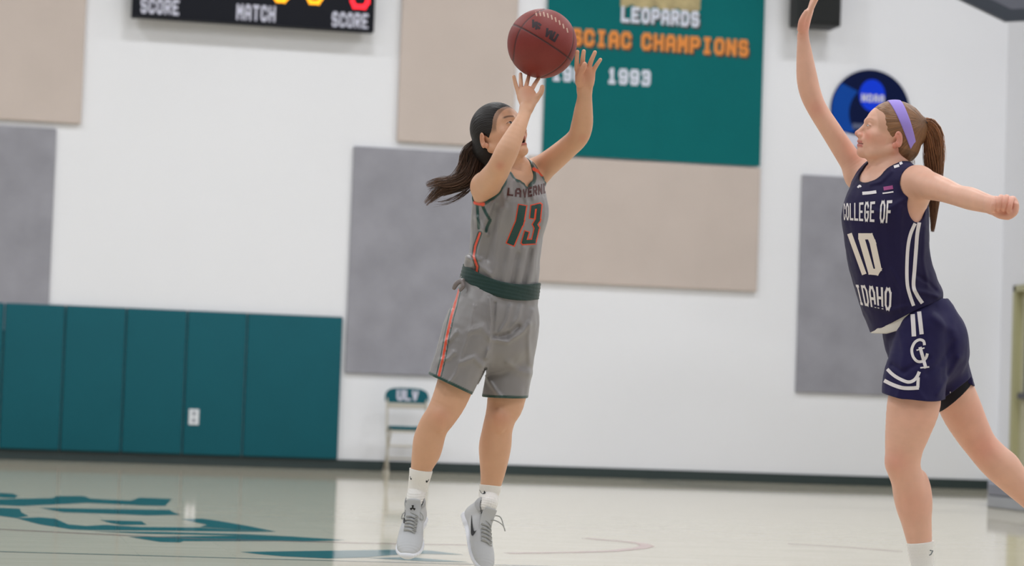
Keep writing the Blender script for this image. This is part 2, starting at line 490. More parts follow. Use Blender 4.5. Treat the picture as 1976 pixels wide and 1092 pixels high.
M_bw = mat('banner_white', srgb(214, 218, 232), 0.7); M_bo = mat('banner_orange', srgb(226, 140, 62), 0.7); M_bs = mat('banner_shadow_print', srgb(60, 52, 50), 0.8)
def ban_text(s, xl, xr, ytl, ybl, ytr, m, sh=True, t=(.34, .24), gap=.16):
    a = on_y(xl, ytl, BP); c = on_y(xr, ytr, BP); b = on_y(xl, ybl, BP)
    hh = a[2] - b[2]
    zt = (a[2] + c[2]) / 2
    def fn(dx, dz, dy):
        return lambda u, v, gi: ((lambda x, z: (x, BP + bwave(x, z) - dy - gi * 2e-5, z))(a[0] + (c[0] - a[0]) * u + dx, zt - hh + hh * v + dz))
    g = text_grids(s, t, gap, n=4)
    if sh: grids_to_mesh(g, fn(.018, -.022, .003), 'lettering_shadow', M_bs, r)
    return grids_to_mesh(g, fn(0, 0, .006), 'lettering', m, r)
ban_text('LEOPARDS', 1199, 1350, 12, 43, 22, M_bw)
ban_text('SCIAC CHAMPIONS', 1103, 1445, 54, 88, 77, M_bo)
ban_text('1993', 1172, 1255, 131, 162, 136, M_bw, sh=False)
ban_text('1980', 1066, 1145, 125, 156, 130, M_bw, sh=False)
# plain tan emblem patch above the lettering (generic blotches)
M_tp = mat('tan_emblem_print', srgb(176, 160, 118), 0.8, noise=.25, nscale=9)
a = on_y(1197, 12, BP); b = on_y(1351, 20, BP)
mb = MB(); pts = []
zz = a[2] - .005
for k in range(15):
    u = k / 14; pts.append((a[0] + (b[0] - a[0]) * u, zz + (.035 if k % 4 == 2 else 0) - .01 * u))
top = [(p[0], zz + .45 + .08 * math.sin(i * .7)) for i, p in enumerate(pts)][::-1]
V = []; Q = []
for i, p in enumerate(pts):
    for j in range(6):
        z = p[1] + (zz + .45 - p[1]) * j / 5; V.append((p[0], BP + bwave(p[0], z) - .004, z))
for i in range(14):
    for j in range(5):
        q = i * 6 + j; Q.append((q, q + 6, q + 7, q + 1))
npmesh('emblem_patch', V, Q, M_tp, r)

# round navy emblem disc
DP = WALL - .03
c = on_y(1680, 214, DP); e = on_y(1756, 214, DP); RD = e[0] - c[0]
M_navy = mat('navy_sign', srgb(6, 20, 62), 0.8, spec=.15); M_blue = mat('bright_blue_print', srgb(16, 62, 225), 0.8, spec=.15); M_mid = mat('mid_blue_print', srgb(12, 70, 160), .8, spec=.15)
r = empty('round_sign', (c[0], WALL, c[2] - RD)); tag(r, 'round navy blue wall sign with white initials in a bright blue circle', 'sign')
def disc(cx, cz, rx, rz, y0, th, m, name, n=64):
    mb = MB(); mb.prism([(cx + rx * math.cos(2 * math.pi * k / n), y0, cz + rz * math.sin(2 * math.pi * k / n)) for k in range(n)], (0, th, 0))
    return mb.build(name, m, r)
disc(c[0], c[2], RD, RD, DP, .027, M_navy, 'disc')
p = on_y(1683, 184, DP); e = on_y(1708, 184, DP); rr = e[0] - p[0]
disc(p[0], p[2], rr, rr * 1.18, DP - .003, .0035, M_blue, 'blue_circle')
p0 = on_y(1662, 196, DP); p1 = on_y(1706, 197, DP)
flat_text('NCAA', p0[0], p1[0], p0[2], p0[2] + .085, DP - .005, M_let, r, t=(.34, .26), gap=.2)
# lighter crescent at left and pale foot
cres = []
for k in range(25):
    a_ = math.radians(140 + 90 * k / 24); cres.append((c[0] + RD * .985 * math.cos(a_), c[2] + RD * .985 * math.sin(a_)))
for k in range(25):
    a_ = math.radians(230 - 90 * k / 24); cres.append((c[0] + .17 + RD * .93 * math.cos(a_), c[2] - .03 + RD * .80 * math.sin(a_)))
mb = MB(); mb.prism([(x, DP - .003, z) for x, z in cres], (0, .003, 0)); mb.build('blue_crescent', M_mid, r)
foot = []
for k in range(17):
    a_ = math.radians(212 + 116 * k / 16); foot.append((c[0] + RD * .98 * math.cos(a_), c[2] + RD * .98 * math.sin(a_)))
for k in range(9):
    u = k / 8; foot.append((c[0] + RD * .83 * (1 - 2 * u), c[2] - RD * (.52 + .12 * math.sin(u * math.pi))))
c[2]
mb = MB(); mb.prism([(x, DP - .0035, z) for x, z in foot], (0, .003, 0)); mb.build('white_foot_band', M_let, r)
p0 = on_y(1645, 243, DP); p1 = on_y(1700, 243, DP)
mb = MB(); mb.box((p0[0], DP - .003, p0[2] - .03), (p1[0], DP, p0[2] + .03)); mb.box((p0[0] - .12, DP - .003, p0[2] - .11), (p1[0] + .2, DP, p0[2] - .07)); mb.build('small_lettering_bars', mat('grey_blue_print', srgb(80, 88, 120), .6), r)

# black loudspeaker near the top
SPP = WALL - .42
X0, Zs, X1, _ = wallrect(1541, 46, 1623, 47, SPP)
M_spk = mat('speaker_black', srgb(14, 16, 16), 0.6); M_grl = mat('speaker_grille', srgb(20, 22, 22), 0.8, bump=.5, bscale=300)
r = empty('loudspeaker', ((X0 + X1) / 2, WALL, Zs)); tag(r, 'black loudspeaker box hung high on the white wall', 'speaker')
mb = MB(); mb.box((X0, SPP, Zs), (X1, WALL - .08, Zs + .75)); mb.build('cabinet', M_spk, r, bevel=.015)
mb = MB(); mb.box((X0 + .03, SPP - .012, Zs + .03), (X1 - .03, SPP + .002, Zs + .72)); mb.build('grille', M_grl, r, bevel=.005)
mb = MB(); mb.box(((X0 + X1) / 2 - .06, WALL - .09, Zs + .3), ((X0 + X1) / 2 + .06, WALL - .002, Zs + .5)); mb.build('wall_bracket', M_spk, r)

# retracted fan-shaped basketball backboard at the upper right
BBD = 21.5
def at(px, py, dep): return C0 + ray(px, py) * dep
M_bb = mat('backboard_steel', srgb(92, 94, 106), 0.4); M_bbf = mat('backboard_rim_edge', srgb(44, 50, 62), 0.45)
r = empty('backboard', tuple(at(1960, 0, BBD))); tag(r, 'dark grey fan-shaped backboard corner raised near the ceiling', 'backboard')
K = [(1943, 41), (2105, 33), (2215, -60), (2200, -190), (2060, -250), (1880, -235), (1775, -150), (1800, -28)]
outer = [at(x, y, BBD) for x, y in K]
cc = sum(outer) / len(outer)
inner = [cc + (p - cc) * .84 for p in outer]
mb = MB(); mb.prism(inner, tuple(F_ * .03)); mb.build('board', M_bb, r)
mb = MB(); n = len(outer)
for i in range(n):
    j = (i + 1) % n
    mb.prism([outer[i], outer[j], inner[j], inner[i]], tuple(F_ * .09 - F_ * 0.0))
mb.build('edge_frame', M_bbf, r)
mb = MB(); mb.tube([cc + F_ * .1, cc + F_ * .1 + np.array([.3, .2, 3.5])], .06); mb.build('support_pole', M_bbf, r)

# folded mat by the corner
M_fm = mat('grey_mat_upper', srgb(122, 124, 136), 0.6); M_fm2 = mat('grey_mat_lower', srgb(152, 154, 160), 0.6)
mA = on_floor(1905, 979); mB = on_floor(1988, 989); mD = np.array([mA[0], mA[1], 0]); mD /= np.linalg.norm(mD)
h1 = on_y(1905, 931, mA[1])[2]
r = empty('folded_mat', tuple((mA + mB) / 2)); tag(r, 'low grey folded floor mat at the foot of the right corner', 'mat')
for k, (m_, nm) in enumerate(((M_fm2, 'lower_fold'), (M_fm, 'upper_fold'))):
    z0 = h1 * .5 * k; q0, q1 = mA + np.array([0, 0, z0]), mB + np.array([0, 0, z0])
    mb = MB(); mb.prism([q0, q1, q1 + mD * 1.1, q0 + mD * 1.1], (0, 0, h1 * .5 - .004)); mb.build(nm, m_, r, bevel=.012)

# folding chair against the wall
M_chg = mat('beige_chair_metal', srgb(190, 184, 172), 0.4, .1); M_cht = mat('teal_chair_vinyl', srgb(12, 88, 100), 0.65, spec=.2)
pf = on_y(744, 905, WALL - .62); pr_ = on_y(829, 905, WALL - .62); chx0, chy = pf[0], pf[1]; cw = pr_[0] - chx0; cxm = chx0 + cw / 2
ct = on_y(783, 748, chy + .1)[2]
r = empty('folding_chair', (cxm, chy + .2, 0)); tag(r, 'beige metal folding chair with teal lettered back against the wall', 'chair')
for s_ in (-1, 1):
    xs = cxm + s_ * cw * .46
    mb = MB(); mb.tube([(xs, chy - .02, .012), (xs, chy + .12, .42), (xs - s_ * .005, chy + .22, ct - .09), (xs - s_ * .03, chy + .23, ct - .03)], .0125)
    mb.build('leg', M_chg, r, smooth=True)
    xs2 = xs - s_ * .03
    mb = MB(); mb.tube([(xs2, chy + .40, .012), (xs2, chy + .02, .46)], .011); mb.build('leg', M_chg, r, smooth=True)
    for yy_ in ((xs, chy - .02), (xs2, chy + .40)):
        mb = MB(); mb.tube([(yy_[0], yy_[1], 0), (yy_[0], yy_[1], .03)], .016); mb.build('foot_cap', M_chg, r)
mb = MB(); mb.box((cxm - cw * .42, chy - .04, .43), (cxm + cw * .42, chy + .33, .47)); mb.build('seat', M_cht, r, bevel=.018, smooth=True)
mb = MB(); mb.box((cxm - cw * .43, chy - .03, .405), (cxm + cw * .43, chy + .33, .43)); mb.build('seat_pan', M_chg, r, bevel=.006)
bh = .165; zb = ct - bh
prof = []
W2 = cw * .5
for k in range(21):
    a_ = math.pi * k / 20
    prof.append((W2 * math.copysign(abs(math.cos(a_)) ** .55, math.cos(a_)), bh * (.22 + .78 * math.sin(a_) ** .6)))
prof += [(-W2 * .93, .02 * bh), (W2 * .93, .02 * bh)]
mb = MB(); mb.prism([(cxm + x, chy + .2 + .02 * (1 - (x / W2) ** 2), zb + z) for x, z in prof], (0, .03, 0))
mb.build('backrest', M_cht, r, bevel=.004)
mb = MB(); mb.box((cxm - cw * .46, chy + .2, zb - .045), (cxm + cw * .46, chy + .215, zb + .01)); mb.build('back_crossbar', M_chg, r, bevel=.003)
mb = MB(); mb.tube([(cxm - cw * .44, chy + .04, .27), (cxm + cw * .44, chy + .04, .27)], .009); mb.build('stretcher', M_chg, r)
mb = MB(); mb.tube([(cxm - cw * .4, chy + .3, .14), (cxm + cw * .4, chy + .3, .14)], .009); mb.build('stretcher', M_chg, r)
flat_text('ULV', cxm - cw * .24, cxm + cw * .26, zb + .035, zb + .145, chy + .196, M_let, r, t=(.36, .2), gap=.1)

# ------------------------------------------------------------------ floor paint
M_ft = floor_paint('teal_floor_paint', srgb(16, 92, 98)); M_fg = floor_paint('grey_line_paint', srgb(150, 155, 160))
M_fr = floor_paint('red_line_paint', srgb(205, 130, 112)); M_fd = floor_paint('dark_line_paint', srgb(86, 92, 92))
def fpoly(poly, m, name, z=.0006, org=(0, 0), sc=1.0):
    P = [on_floor(org[0] + x / sc, org[1] + y / sc, z) for x, y in poly]
    me = bpy.data.meshes.new(name); bm = bmesh.new()
    f = bm.faces.new([bm.verts.new(tuple(p)) for p in P]); bmesh.ops.recalc_face_normals(bm, faces=[f])
    if f.normal.z < 0: f.normal_flip()
    bmesh.ops.triangulate(bm, faces=[f]); bm.to_mesh(me); bm.free()
    o = link(name, me, m, None); o.parent = floor
    return o
LG = [
 [(-60, 138), (0, 140), (50, 143), (70, 152), (55, 160), (0, 158), (-60, 158)],
 [(-60, 165), (200, 160), (215, 152), (320, 152), (345, 162), (500, 170), (530, 158), (655, 163), (630, 190), (540, 188), (330, 178), (200, 185), (80, 190), (0, 187), (-60, 187)],
 [(-60, 195), (0, 197), (75, 200), (82, 215), (110, 228), (60, 236), (0, 228), (-60, 222)],
 [(150, 197), (330, 200), (645, 205), (665, 215), (690, 224), (560, 226), (420, 220), (240, 214)],
 [(60, 236), (150, 233), (210, 238), (260, 260), (330, 266), (400, 262), (540, 270), (760, 272), (900, 281), (1050, 289), (900, 288), (640, 284), (480, 283), (345, 282), (270, 279), (150, 260)],
 [(380, 243), (470, 246), (540, 248), (560, 262), (460, 262), (420, 255)],
 [(690, 240), (770, 238), (830, 246), (940, 265), (1055, 288), (900, 280), (760, 270), (790, 262)],
 [(345, 286), (620, 289), (930, 297), (1100, 305), (880, 302), (560, 296)],
 [(490, 308), (900, 303), (1110, 306), (1320, 320), (1200, 324), (700, 324), (685, 329), (610, 327)],
 [(915, 365), (1280, 360), (1500, 357), (1640, 360), (1770, 376), (1600, 372), (1480, 378), (1400, 386), (1250, 390), (1080, 382), (990, 374)],
 [(1400, 388), (1560, 385), (1790, 404), (1640, 402)],
]
for p in LG: fpoly(p, M_ft, 'painted_letter', org=(0, 880), sc=1.976)
def fline(pts, wpx, m, name='painted_line', z=.0009):
    V = []; Q = []
    W = [on_floor(x, y, z) for x, y in pts]
    for i, p in enumerate(W):
        t = W[min(i + 1, len(W) - 1)] - W[max(i - 1, 0)]; t /= np.linalg.norm(t); nn = np.array([-t[1], t[0], 0])
        V += [p - nn * wpx / 2, p + nn * wpx / 2]
    for i in range(len(W) - 1): Q.append((2 * i, 2 * i + 2, 2 * i + 3, 2 * i + 1)[::-1])
    o = npmesh(name, V, Q, m, None, smooth=False); o.parent = floor; return o
fline([(-40, 1063), (500, 1078), (1100, 1093), (1500, 1103)], .035, M_fd)
fline([(-40, 1019), (200, 1031), (400, 1040), (760, 1049), (900, 1051)], .05, M_fr)
fline([(980, 1067), (1100, 1065.5), (1180, 1063), (1235, 1057.5), (1250, 1053), (1238, 1048.5), (1210, 1045), (1160, 1041), (1130, 1038)], .07, M_fr)
fline([(1520, 1049), (1640, 1056), (1740, 1064)], .04, M_fr)
fline([(1240, 925), (1420, 940), (1600, 948), (1903, 959)], .10, M_fg)
fline([(1240, 929), (1420, 946), (1600, 957), (1903, 972)], .10, M_fg)

# ================================================================== implicit-surface modelling kit (players)
# local frame of the players: X right, Y up, Z away from the camera, metres; a rigid frame set DEP in front of the camera
def LP(px, py, z=0.0):
    s = (DEP + z) / FPX
    return np.array([(px - CX) * s, (CY - py) * s, z])

def L2W(V):
    V = np.asarray(V, float)
    return C0 + F_ * DEP + V[:, :1] * R_ + V[:, 1:2] * U_ + V[:, 2:3] * F_

def PX(V):
    """picture position of local points (for laying print on cloth)"""
    s = FPX / (DEP + V[:, 2])
    return CX + V[:, 0] * s, CY - V[:, 1] * s

def nrmz(v): v = np.asarray(v, float); return v / np.linalg.norm(v)

def smin(a, b, k):
    if k <= 0: return np.minimum(a, b)
    h = np.maximum(k - np.abs(a - b), 0) / k
    return np.minimum(a, b) - h * h * k * 0.25

def smax(a, b, k): return -smin(-a, -b, k)

class Seg:
    """elliptic cone between two stations; S = side axis, w = half width along S, d = half depth"""
    def __init__(s, a, b, wa, wb, da, db, S=(1, 0, 0)):
        s.a = np.asarray(a, float); s.b = np.asarray(b, float); s.wa, s.wb, s.da, s.db = wa, wb, da, db
        ax = s.b - s.a; s.L = np.linalg.norm(ax); s.ax = ax / (s.L + 1e-9)
        S = np.asarray(S, float); S = S - s.ax * (S @ s.ax)
        if np.linalg.norm(S) < 1e-3: S = np.cross(s.ax, (0, 1, 0.3))
        s.S = nrmz(S); s.N = np.cross(s.ax, s.S)
        r = max(wa, wb, da, db)
        s.lo = np.minimum(s.a, s.b) - r; s.hi = np.maximum(s.a, s.b) + r
    def __call__(s, X, Y, Z):
        x = X - s.a[0]; y = Y - s.a[1]; z = Z - s.a[2]
        t = (x * s.ax[0] + y * s.ax[1] + z * s.ax[2])
        tc = np.clip(t / (s.L + 1e-9), 0, 1)
        w = s.wa + (s.wb - s.wa) * tc; d = s.da + (s.db - s.da) * tc
        p = x * s.S[0] + y * s.S[1] + z * s.S[2]
        q = x * s.N[0] + y * s.N[1] + z * s.N[2]
        c = t - tc * s.L
        m = np.minimum(w, d)
        k0 = np.sqrt((p / w) ** 2 + (q / d) ** 2 + (c / m) ** 2) + 1e-6
        ln = np.sqrt(p * p + q * q + c * c)
        return np.where(k0 < 0.3, (k0 - 1) * m, ln * (1 - 1 / k0))

class Ell:
    def __init__(s, c, r, M=None):
        s.c = np.asarray(c, float); s.r = np.asarray(r, float); s.M = np.eye(3) if M is None else np.asarray(M, float)   # rows = axes
        q = max(r); s.lo = s.c - q; s.hi = s.c + q
    def __call__(s, X, Y, Z):
        x = X - s.c[0]; y = Y - s.c[1]; z = Z - s.c[2]
        a = [(x * s.M[i][0] + y * s.M[i][1] + z * s.M[i][2]) for i in range(3)]
        k0 = np.sqrt(sum((a[i] / s.r[i]) ** 2 for i in range(3))) + 1e-6
        k1 = np.sqrt(sum((a[i] / s.r[i] ** 2) ** 2 for i in range(3))) + 1e-6
        return k0 * (k0 - 1) / k1

def catmull(P, n):
    P = [np.asarray(p, float) for p in P]; out = []
    for i in range(len(P) - 1):
        p0 = P[max(i - 1, 0)]; p1 = P[i]; p2 = P[i + 1]; p3 = P[min(i + 2, len(P) - 1)]
        for k in range(n):
            t = k / n
            out.append(0.5 * ((2 * p1) + (p2 - p0) * t + (2 * p0 - 5 * p1 + 4 * p2 - p3) * t * t + (3 * p1 - p0 - 3 * p2 + p3) * t ** 3))
    out.append(P[-1]); return out

def limb(st, S=(1, 0, 0), n=4):
    """st: list of (point, halfwidth, halfdepth). returns segments following a smooth spline"""
    arr = [np.concatenate([p, [w_, d_]]) for p, w_, d_ in st]
    C = catmull(arr, n)
    return [Seg(a[:3], b[:3], a[3], b[3], a[4], b[4], S) for a, b in zip(C[:-1], C[1:])]

class Field:
    """a grid in the local frame over which primitives are blended"""
    def __init__(s, lo, hi, h):
        s.h = h; s.lo = np.asarray(lo, float)
        s.n = [int(math.ceil((hi[i] - lo[i]) / h)) + 1 for i in range(3)]
        s.ax = [(s.lo[i] + np.arange(s.n[i]) * h).astype(np.float32) for i in range(3)]
        s.D = np.full(s.n, 0.08, np.float32)
    def win(s, p, m):
        i0 = [max(0, int((p.lo[i] - m - s.lo[i]) / s.h)) for i in range(3)]
        i1 = [min(s.n[i], int((p.hi[i] + m - s.lo[i]) / s.h) + 2) for i in range(3)]
        if any(i1[i] <= i0[i] for i in range(3)): return None, None
        sl = tuple(slice(i0[i], i1[i]) for i in range(3))
        X = s.ax[0][sl[0]][:, None, None]; Y = s.ax[1][sl[1]][None, :, None]; Z = s.ax[2][sl[2]][None, None, :]
        return sl, (X, Y, Z)
    def add(s, prims, k=0.0, off=0.0):
        """blend a list of primitives (hard union between them) into the field with radius k"""
        if not isinstance(prims, (list, tuple)): prims = [prims]
        m = k + 2.5 * s.h + max(off, 0) + 0.004
        if len(prims) > 1 and k > 0:
            class _B: pass
            bx = _B(); bx.lo = np.min([p.lo for p in prims], 0); bx.hi = np.max([p.hi for p in prims], 0)
            sl, g = s.win(bx, m)
            if sl is None: return
            T = np.full(s.D[sl].shape, 0.08, np.float32); o = [q.start for q in sl]
            for p in prims:
                s2, g2 = s.win(p, m)
                if s2 is None: continue
                r = tuple(slice(s2[i].start - o[i], s2[i].stop - o[i]) for i in range(3))
                T[r] = np.minimum(T[r], (p(*g2) - off).astype(np.float32))
            s.D[sl] = smin(s.D[sl], T, k)
            return
        for p in prims:
            sl, g = s.win(p, m)
            if sl is None: continue
            s.D[sl] = smin(s.D[sl], (p(*g) - off).astype(np.float32), k)
    def group(s, prims, k_in, k_out, off=0.0, cuts=(), cutk=0.0):
        """blend primitives among themselves with k_in first, then into the field with k_out"""
        f = Field.__new__(Field); f.h = s.h; f.lo = s.lo; f.n = s.n; f.ax = s.ax; f.D = np.full(s.n, 0.08, np.float32)
        f.add(prims, k_in, off)
        s.D = smin(s.D, f.D, k_out)
    def cut(s, prims, k=0.0, off=0.0):
        if not isinstance(prims, (list, tuple)): prims = [prims]
        for p in prims:
            sl, g = s.win(p, k + 2.5 * s.h + max(off, 0) + .004)
            if sl is None: continue
            s.D[sl] = smax(s.D[sl], -(p(*g) - off).astype(np.float32), k)
    def plane(s, p, nrm, k=0.0):
        """keep the side the normal points away from"""
        X, Y, Z = s.ax[0][:, None, None], s.ax[1][None, :, None], s.ax[2][None, None, :]
        nrm = nrmz(nrm)
        d = (X - p[0]) * nrm[0] + (Y - p[1]) * nrm[1] + (Z - p[2]) * nrm[2]
        s.D = smax(s.D, d.astype(np.float32), k)
    def disp(s, fn, band=0.03):
        """add a displacement near the surface"""
        idx = np.nonzero(np.abs(s.D) < band)
        P = np.stack([s.ax[i][idx[i]] for i in range(3)], 1)
        s.D[idx] -= fn(P).astype(np.float32)
    def mesh(s, relax=1):
        D = s.D; n = D.shape
        neg = D < 0
        acc = np.zeros((n[0] - 1, n[1] - 1, n[2] - 1), np.uint8)
        for i in (0, 1):
            for j in (0, 1):
                for k in (0, 1):
                    acc += neg[i:n[0] - 1 + i, j:n[1] - 1 + j, k:n[2] - 1 + k]
        act = (acc > 0) & (acc < 8)
        c = np.nonzero(act); m = len(c[0])
        idx = np.full(act.shape, -1, np.int32); idx[c] = np.arange(m, dtype=np.int32)
        cs = np.stack([[D[c[0] + i, c[1] + j, c[2] + k] for k in (0, 1)] for i in (0, 1) for j in (0, 1)])  # (4,2,m)
        cv = cs.reshape(2, 2, 2, m)
        acc3 = np.zeros((m, 3)); cnt = np.zeros(m)
        for axis in range(3):
            for a in (0, 1):
                for b in (0, 1):
                    o = [None] * 3; oth = [q for q in range(3) if q != axis]
                    o[oth[0]] = a; o[oth[1]] = b
                    o0 = list(o); o1 = list(o); o0[axis] = 0; o1[axis] = 1
                    v0 = cv[tuple(o0)]; v1 = cv[tuple(o1)]
                    x = (v0 < 0) != (v1 < 0)
                    t = np.where(x, v0 / np.where(x, v0 - v1, 1), 0)
                    pos = np.zeros((m, 3)); pos[:, axis] = t; pos[:, oth[0]] = a; pos[:, oth[1]] = b
                    acc3 += pos * x[:, None]; cnt += x
        V = acc3 / cnt[:, None]
        V = s.lo + (np.stack(c, 1) + V) * s.h
        Q = []
        for axis in range(3):
            sl0 = [slice(None)] * 3; sl1 = [slice(None)] * 3
            sl0[axis] = slice(0, n[axis] - 1); sl1[axis] = slice(1, n[axis])
            e = neg[tuple(sl0)] != neg[tuple(sl1)]
            oth = [q for q in range(3) if q != axis]
            # interior edges only
            sl = [slice(None)] * 3; sl[oth[0]] = slice(1, n[oth[0]] - 1); sl[oth[1]] = slice(1, n[oth[1]] - 1)
            ee = np.nonzero(e[tuple(sl)]); p = [ee[0], ee[1], ee[2]]
            p[oth[0]] = p[oth[0]] + 1; p[oth[1]] = p[oth[1]] + 1
            def cell(da, db):
                q = [p[0], p[1], p[2]]; q[oth[0]] = q[oth[0]] - da; q[oth[1]] = q[oth[1]] - db
                return idx[q[0], q[1], q[2]]
            quad = np.stack([cell(1, 1), cell(0, 1), cell(0, 0), cell(1, 0)], 1)
            inside = neg[p[0], p[1], p[2]]
            flip = inside if axis != 1 else ~inside
            quad = np.where(flip[:, None], quad, quad[:, ::-1])
            Q.append(quad)
        Q = np.concatenate(Q)
        for _ in range(relax):
            A = np.zeros((m, 3)); W = np.zeros(m)
            for a, b in ((0, 1), (1, 2), (2, 3), (3, 0)):
                np.add.at(A, Q[:, a], V[Q[:, b]]); np.add.at(W, Q[:, a], 1)
                np.add.at(A, Q[:, b], V[Q[:, a]]); np.add.at(W, Q[:, b], 1)
            W[W == 0] = 1
            V = V * 0.5 + 0.5 * A / W[:, None]
        # pull the relaxed points back on to the surface
        g = (V - s.lo) / s.h
        gi = [np.clip(np.floor(g[:, i]).astype(int), 0, n[i] - 2) for i in range(3)]; f = [np.clip(g[:, i] - gi[i], 0, 1) for i in range(3)]
        c8 = {(i, j, k): D[gi[0] + i, gi[1] + j, gi[2] + k].astype(float) for i in (0, 1) for j in (0, 1) for k in (0, 1)}
        def wgt(i, a): return f[i] if a else 1 - f[i]
        val = sum(c8[q] * wgt(0, q[0]) * wgt(1, q[1]) * wgt(2, q[2]) for q in c8)
        gr = np.stack([sum(c8[q] * (1 if q[ax] else -1) * wgt((ax + 1) % 3, q[(ax + 1) % 3]) * wgt((ax + 2) % 3, q[(ax + 2) % 3]) for q in c8) for ax in range(3)], 1) / s.h
        g2 = np.maximum((gr ** 2).sum(1), .15)
        step = -gr * (val / g2)[:, None]
        ln = np.linalg.norm(step, axis=1); step *= np.minimum(1, .5 * s.h / np.maximum(ln, 1e-9))[:, None]
        V = V + step
        return V, Q[:, ::-1]

def merge(parts):
    V = []; Q = []; n = 0
    for v, q in parts: V.append(v); Q.append(q + n); n += len(v)
    return np.concatenate(V), np.concatenate(Q)

def keep_faces(V, Q, fn):
    k = fn(V[Q].mean(1)); Q = Q[k]
    u, inv = np.unique(Q, return_inverse=True)
    return V[u], inv.reshape(Q.shape)

# vector noise on points ------------------------------------------------
_perm = rng.permutation(4096); _grad = rng.normal(size=(4096, 3)); _grad /= np.linalg.norm(_grad, axis=1)[:, None]
def noise3(P):
    Pi = np.floor(P).astype(np.int64); Pf = P - Pi; u = Pf * Pf * Pf * (Pf * (Pf * 6 - 15) + 10)
    def g(i, j, k):
        hh = _perm[(Pi[:, 0] + i + _perm[(Pi[:, 1] + j + _perm[(Pi[:, 2] + k) & 4095]) & 4095]) & 4095]
        return ((Pf - np.array([i, j, k])) * _grad[hh]).sum(1)
    def lerp(a, b, t): return a + (b - a) * t
    x00 = lerp(g(0, 0, 0), g(1, 0, 0), u[:, 0]); x10 = lerp(g(0, 1, 0), g(1, 1, 0), u[:, 0])
    x01 = lerp(g(0, 0, 1), g(1, 0, 1), u[:, 0]); x11 = lerp(g(0, 1, 1), g(1, 1, 1), u[:, 0])
    return lerp(lerp(x00, x10, u[:, 1]), lerp(x01, x11, u[:, 1]), u[:, 2])

def sstep(a, b, x):
    t = np.clip((x - a) / (b - a), 0, 1); return t * t * (3 - 2 * t)

def seg_dist2(px, py, poly):
    """distance (px) from points to a polyline in the picture plane"""
    d = np.full(px.shape, 1e9)
    for (x0, y0), (x1, y1) in zip(poly[:-1], poly[1:]):
        dx, dy = x1 - x0, y1 - y0
        t = np.clip(((px - x0) * dx + (py - y0) * dy) / (dx * dx + dy * dy), 0, 1)
        d = np.minimum(d, np.hypot(px - x0 - t * dx, py - y0 - t * dy))
    return d

def fold(P, lines):
    """cloth folds: lines of (polyline in picture px, half width px, height m)"""
    s = FPX / (DEP + P[:, 2]); px = CX + P[:, 0] * s; py = CY - P[:, 1] * s
    out = np.zeros(len(P))
    for pl, wd, hgt in lines:
        d = seg_dist2(px, py, pl); out += hgt * np.exp(-(d / wd) ** 2)
    return out

def lin(r, g, b): return np.array(srgb(r, g, b)[:3])

# ------------------------------------------------------------------ shared materials
M_skinA = mat('skin_tan', srgb(200, 150, 120), 0.5, vcol=True, bump=.12, bscale=500, noise=.03, nscale=25, sss=.10)
M_skinB = mat('skin_fair', srgb(214, 170, 150), 0.48, vcol=True, bump=.12, bscale=500, noise=.04, nscale=22, sss=.10)
M_hairA = mat('hair_dark', srgb(34, 28, 28), 0.5, spec=.35, vcol=True, bump=.9, bscale=1.0, hair=True, bdist=.004)
M_hairB = mat('hair_auburn', srgb(120, 84, 58), 0.45, vcol=True, bump=.9, bscale=1.0, hair=True, bdist=.004)
M_satin = mat('grey_satin', srgb(140, 134, 130), 0.38, vcol=True, spec=.6, sheen=.15, bump=.1, bscale=900)
M_knit = mat('navy_knit', srgb(36, 30, 84), 0.7, vcol=True, spec=.25, sheen=.05, bump=.2, bscale=900)
M_sock = mat('white_sock_knit', srgb(232, 228, 222), 0.9, vcol=True, sheen=.2, bump=.6, bscale=1200)
M_shoe = mat('grey_mesh_upper', srgb(176, 176, 176), 0.75, vcol=True, bump=.5, bscale=900)
M_sole = mat('white_rubber', srgb(232, 234, 242), 0.45)
M_lace = mat('grey_lace', srgb(168, 168, 166), 0.8)
M_blk = mat('black_print', srgb(16, 16, 20), 0.5)
M_eye = mat('eye', srgb(240, 240, 240), 0.12, vcol=True)

def hframe(yaw, pitch, roll=0.0):
    """columns: her left (x), forward (y), up (z). yaw 0 = facing camera, + turns towards picture right"""
    f = np.array([math.sin(yaw), 0, -math.cos(yaw)]); l = np.array([math.cos(yaw), 0, math.sin(yaw)]); u = np.array([0, 1.0, 0])
    f2 = f * math.cos(pitch) + u * math.sin(pitch); u2 = u * math.cos(pitch) - f * math.sin(pitch)
    l2 = l * math.cos(roll) + u2 * math.sin(roll); u3 = u2 * math.cos(roll) - l * math.sin(roll)
    return np.stack([l2, f2, u3], 1)

